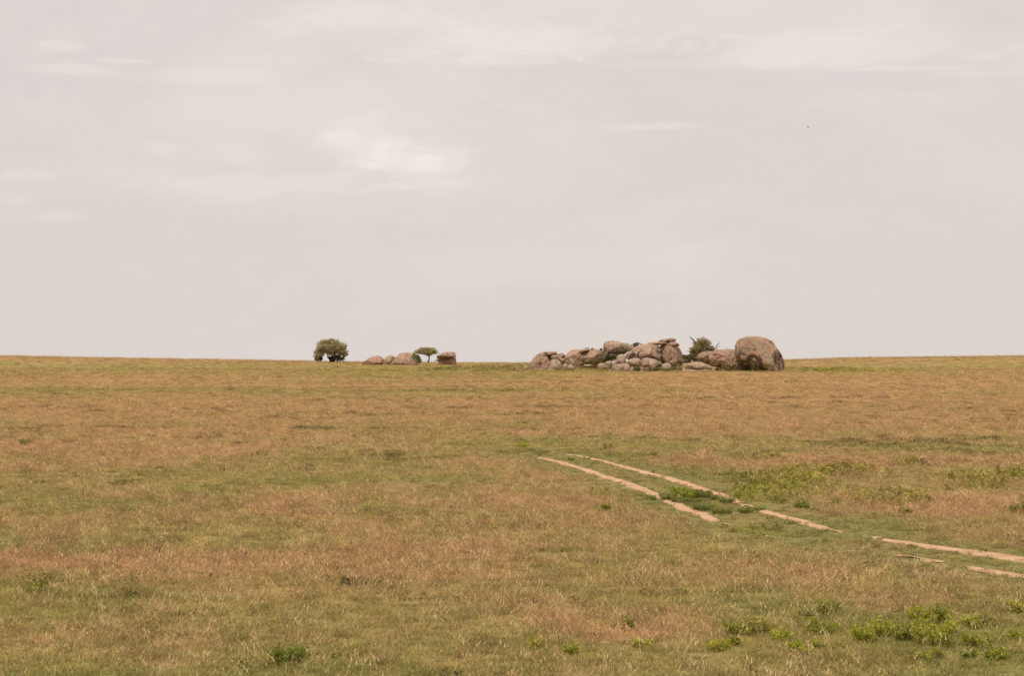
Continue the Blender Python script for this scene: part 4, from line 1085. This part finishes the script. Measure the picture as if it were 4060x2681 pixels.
# ------------------------------------------------------------------ leafy weeds in the grass, each its own plant
def weed(px, py, wpx, hpx, label, c0, c1, seed, group, leaf=.020, dens=1.0, upright=.5, name='weed_plant', droop=.0):
    p = hit(px, py); k_ = p.y / F
    W, H_ = wpx * k_ / 2, hpx * k_
    rg = np.random.default_rng(seed)
    root = empty(name, p); tag(root, label, 'plant', group)
    ns = max(6, int(18 * dens * (W / .15 + 1)))
    ns = min(ns, 90)
    cen, st = [], []
    for _ in range(ns):
        a_ = rg.random() * 2 * PI; r0 = W * math.sqrt(rg.random()) * .75
        bx, by = r0 * math.cos(a_), r0 * math.sin(a_)
        prof = 1 - .55 * (r0 / W) ** 2
        h_ = H_ * prof * rg.uniform(.6, 1.08)
        ln = (1 - upright) * .7
        tip = Vector((p.x + bx + math.cos(a_) * h_ * ln, p.y + by + math.sin(a_) * h_ * ln, p.z + h_))
        b0 = Vector((p.x + bx * .6, p.y + by * .6, p.z))
        st.append(limb(b0, tip, .0035, .0018, .06, 3))
        nl_ = int(14 * (.5 + h_ / .2))
        f_ = rg.random(nl_) ** .7
        q_ = np.array(b0)[None] + (np.array(tip) - np.array(b0))[None] * f_[:, None] + rg.normal(size=(nl_, 3)) * np.array([.022, .022, .012])
        cen.append(q_)
    P = np.vstack(cen); P[:, 2] = np.maximum(P[:, 2], p.z + .01)
    kk_ = sstep(.3, .7, fbm3(P, .09, seed, 2) + (rg.random(len(P)) - .5) * .5)[:, None]
    cols = (np.array(c0) * (1 - kk_) + np.array(c1) * kk_) * (.6 + .75 * rg.random((len(P), 1)))
    leaf_mesh('foliage', P, leaf, cols, root, flat=.38)
    V, Fc = tube_mesh(st, 3); mesh_obj('stem', V, Fc, M_stem, root, loc=tuple(root.location))
LG = srgb(168, 172, 62); YG = srgb(186, 178, 76); DG = srgb(132, 136, 66); OG = srgb(166, 154, 90); EG = srgb(140, 150, 64); MG = srgb(150, 150, 90)
GW = 'leafy weeds in the lower right foreground'; GT = 'weeds growing along the wheel ruts'; GF = 'single weeds scattered in the grass'
weed(1138, 2634, 155, 82, 'bright green bush standing alone in the grass near the bottom left', EG, DG, 201, None, .019, 1.6, .45, 'shrub')
W_ = [
 (2937, 2520, 180, 70, 'broad olive weed clump leftmost of the lower right weeds', OG, LG, GW), (3096, 2542, 90, 44, 'small yellow green weed right of the broad olive clump', YG, LG, GW),
 (3020, 2512, 110, 50, 'straggly yellow olive weed joined to the right side of the broad olive clump', OG, YG, GW),
 (2849, 2582, 120, 46, 'low bright weed below the broad olive clump', LG, YG, GW), (2912, 2562, 34, 36, 'tiny upright weed right of the low bright weed', LG, DG, GW),
 (3196, 2457, 80, 46, 'small olive weed above the middle clumps of the lower right', OG, MG, GW), (3285, 2440, 110, 70, 'taller olive weed right of the small olive weed', OG, LG, GW),
 (3261, 2518, 150, 56, 'mid green weed with darker centre in the middle of the lower right', LG, DG, GW), (3200, 2500, 90, 60, 'yellow olive weed left of the dark centred weed', OG, YG, GW),
 (3155, 2582, 60, 36, 'yellow green weed low in front of the dark centred weed', YG, LG, GW),
 (3200, 2600, 60, 34, 'small weed beside the yellow green one at the bottom', LG, OG, GW), (3241, 2574, 40, 36, 'very small bright tuft weed in the bottom row', LG, YG, GW), (3323, 2582, 50, 36, 'small dark green weed at the right of the bottom row', DG, LG, GW),
 (3425, 2548, 100, 70, 'yellow green weed left of the row of bright weeds', YG, LG, GW), (3500, 2530, 130, 80, 'bright green weed second in the row of bright weeds', LG, YG, GW),
 (3580, 2545, 110, 76, 'dark edged green weed touching the largest weed clump', LG, DG, GW),
 (3700, 2560, 200, 120, 'largest bright green weed clump of the lower right', YG, LG, GW), (3650, 2470, 110, 76, 'green weed behind the largest clump on its left', LG, YG, GW),
 (3730, 2478, 80, 80, 'tall green weed behind the largest clump on its right', LG, DG, GW), (3650, 2624, 100, 46, 'leafy weed in front of the largest clump', LG, OG, GW), (3720, 2612, 40, 40, 'thin small weed in front of the right end of the largest clump', OG, LG, GW),
 (3862, 2494, 84, 56, 'round bright weed right of the largest clump', LG, YG, GW), (3905, 2480, 50, 44, 'brownish weed touching the round bright weed', OG, MG, GW), (3880, 2578, 150, 74, 'wide green weed near the lower right corner', LG, OG, GW),
 (3840, 2620, 70, 44, 'dark green weed at the front of the wide weed', DG, LG, GW), (3951, 2622, 110, 50, 'spreading weed at the right of the wide weed', LG, DG, GW), (4040, 2436, 50, 60, 'bright weed at the right edge of the frame', YG, LG, GW),
 (4020, 2535, 50, 30, 'small olive weed near the right edge', OG, LG, GW),
 (2485, 2505, 46, 60, 'dark upright weed in the lower middle of the grass', DG, OG, GF), (2134, 2583, 40, 62, 'yellow green upright weed low in the middle of the frame', YG, OG, GF), (2261, 2600, 60, 46, 'dark leafy weed right of the yellow green upright one', DG, LG, GF),
 (2544, 2568, 110, 36, 'flat yellowish weed in the lower middle', OG, YG, GF), (1328, 2628, 30, 50, 'faint green stem right of the bright green bush', LG, OG, GF), (2070, 1778, 50, 22, 'bright green tuft just beyond the start of the ruts', LG, YG, GF),
 (1916, 1724, 36, 14, 'small yellow green tuft far off left of the ruts', YG, OG, GF), (2014, 1722, 34, 14, 'small bright tuft right of the far yellow green one', YG, LG, GF), (2116, 1710, 30, 16, 'small dark tuft beyond the two far bright ones', DG, MG, GF),
 (2408, 1784, 56, 26, 'dark green weed beyond the farther rut', DG, MG, GF), (2590, 1810, 46, 18, 'dark low weed well beyond the farther rut', DG, MG, GF),
 (2405, 2022, 44, 24, 'green weed left of the nearer rut', DG, LG, GF),
 (2264, 1826, 30, 14, 'tiny round weed between the starts of the two ruts', DG, MG, GT),
 (2690, 1962, 100, 44, 'bright green leafy weed between the ruts', EG, LG, GT), (2735, 1975, 90, 50, 'tallest leafy weed of the patch between the ruts', EG, LG, GT), (2790, 1975, 90, 50, 'dark leafy weed on the edge of the farther rut', DG, MG, GT),
 (2650, 1985, 90, 46, 'dark weed at the left end of the patch between the ruts', DG, MG, GT), (2830, 1985, 50, 30, 'small weed at the right end of the patch by the farther rut', DG, MG, GT),
 (2700, 1995, 120, 36, 'low spreading weed in front of the patch between the ruts', MG, DG, GT), (2785, 2025, 130, 46, 'olive green weed halfway between the two ruts', MG, DG, GT), (2860, 2040, 110, 40, 'dark base weed nearest the nearer rut', DG, MG, GT),
 (2880, 1998, 80, 44, 'grey green weed beside the farther rut', MG, DG, GT), (2960, 2038, 80, 40, 'weed with feathery leaves at the edge of the farther rut', MG, DG, GT), (3012, 2028, 50, 28, 'small feathery weed standing in the farther rut', MG, OG, GT),
 (2580, 1985, 50, 24, 'small low weed on the left side of the nearer rut', MG, DG, GT), (3185, 2022, 70, 36, 'dark weed right of the farther rut', DG, MG, GF), (3310, 2008, 30, 30, 'thin dark weed farther right beyond the ruts', DG, MG, GF), (3590, 2040, 70, 26, 'dark weed in the dry grass right of the ruts', DG, MG, GF),
 (4030, 2040, 80, 50, 'dark weed near the right edge above the farther rut', DG, MG, GF), (100, 1766, 70, 26, 'dark green weed near the left edge of the plain', DG, MG, GF), (412, 1808, 46, 16, 'small green weed in the tan grass on the left', DG, MG, GF), (1040, 1806, 60, 22, 'dark weed at the border of tan and green grass', DG, OG, GF)]
for k_, (px, py, w_, h_, lb, a_, b_, g_) in enumerate(W_):
    weed(px, py, w_, h_ * (.7 if g_ == GT else 1), lb, a_, b_, 300 + k_, g_, .02 if py > 2300 else (.024 if py > 1850 else .032), 1.0 if py > 1850 else .6, .55)
# a few tall pale grass stalks standing clear of the sward
def stalk_clump(px, py, hpx, n_, seed, label):
    p = hit(px, py); k_ = p.y / F; rg = np.random.default_rng(seed); ps = []
    for _ in range(n_):
        h_ = hpx * k_ * rg.uniform(.7, 1.1); a_ = rg.normal() * .12; b0 = Vector((p.x + rg.normal() * .03, p.y + rg.normal() * .03, p.z))
        pts = [b0 + Vector((a_ * h_ * f_ * f_ * 1.6, rg.normal() * .003, h_ * f_)) for f_ in (0, .3, .6, .85, 1)]
        ps.append((pts, [.0028, .0026, .0024, .0045, .001]))
    V, Fc = tube_mesh(ps, 4)
    o_ = mesh_obj('grass_stalk', V, Fc, M_straw, loc=tuple(p)); tag(o_, label, 'grass stalks', 'tall pale grass stalks')
M_straw = simple_mat('straw', srgb(200, 172, 118), .12, 8)
for k_, s_ in enumerate([(2025 - 470, 2640, 100, 3, 'tall pale grass stalks low in the frame left of centre'), (690, 2520, 140, 3, 'tall pale grass stalks in the lower left grass'), (762, 2440, 60, 3, 'short pinkish grass stalks in the left foreground'),
                          (2962, 2320, 120, 2, 'tall curved grass stalk above the olive weed clump'), (2230, 2150, 60, 3, 'thin grass stalks in the centre of the plain'), (1100, 2480, 100, 2, 'pale grass stalks left of centre in the foreground'), (670, 2320, 90, 3, 'pale grass stalks in the tan patch on the left')]):
    stalk_clump(*s_[:4], 700 + k_, s_[4])
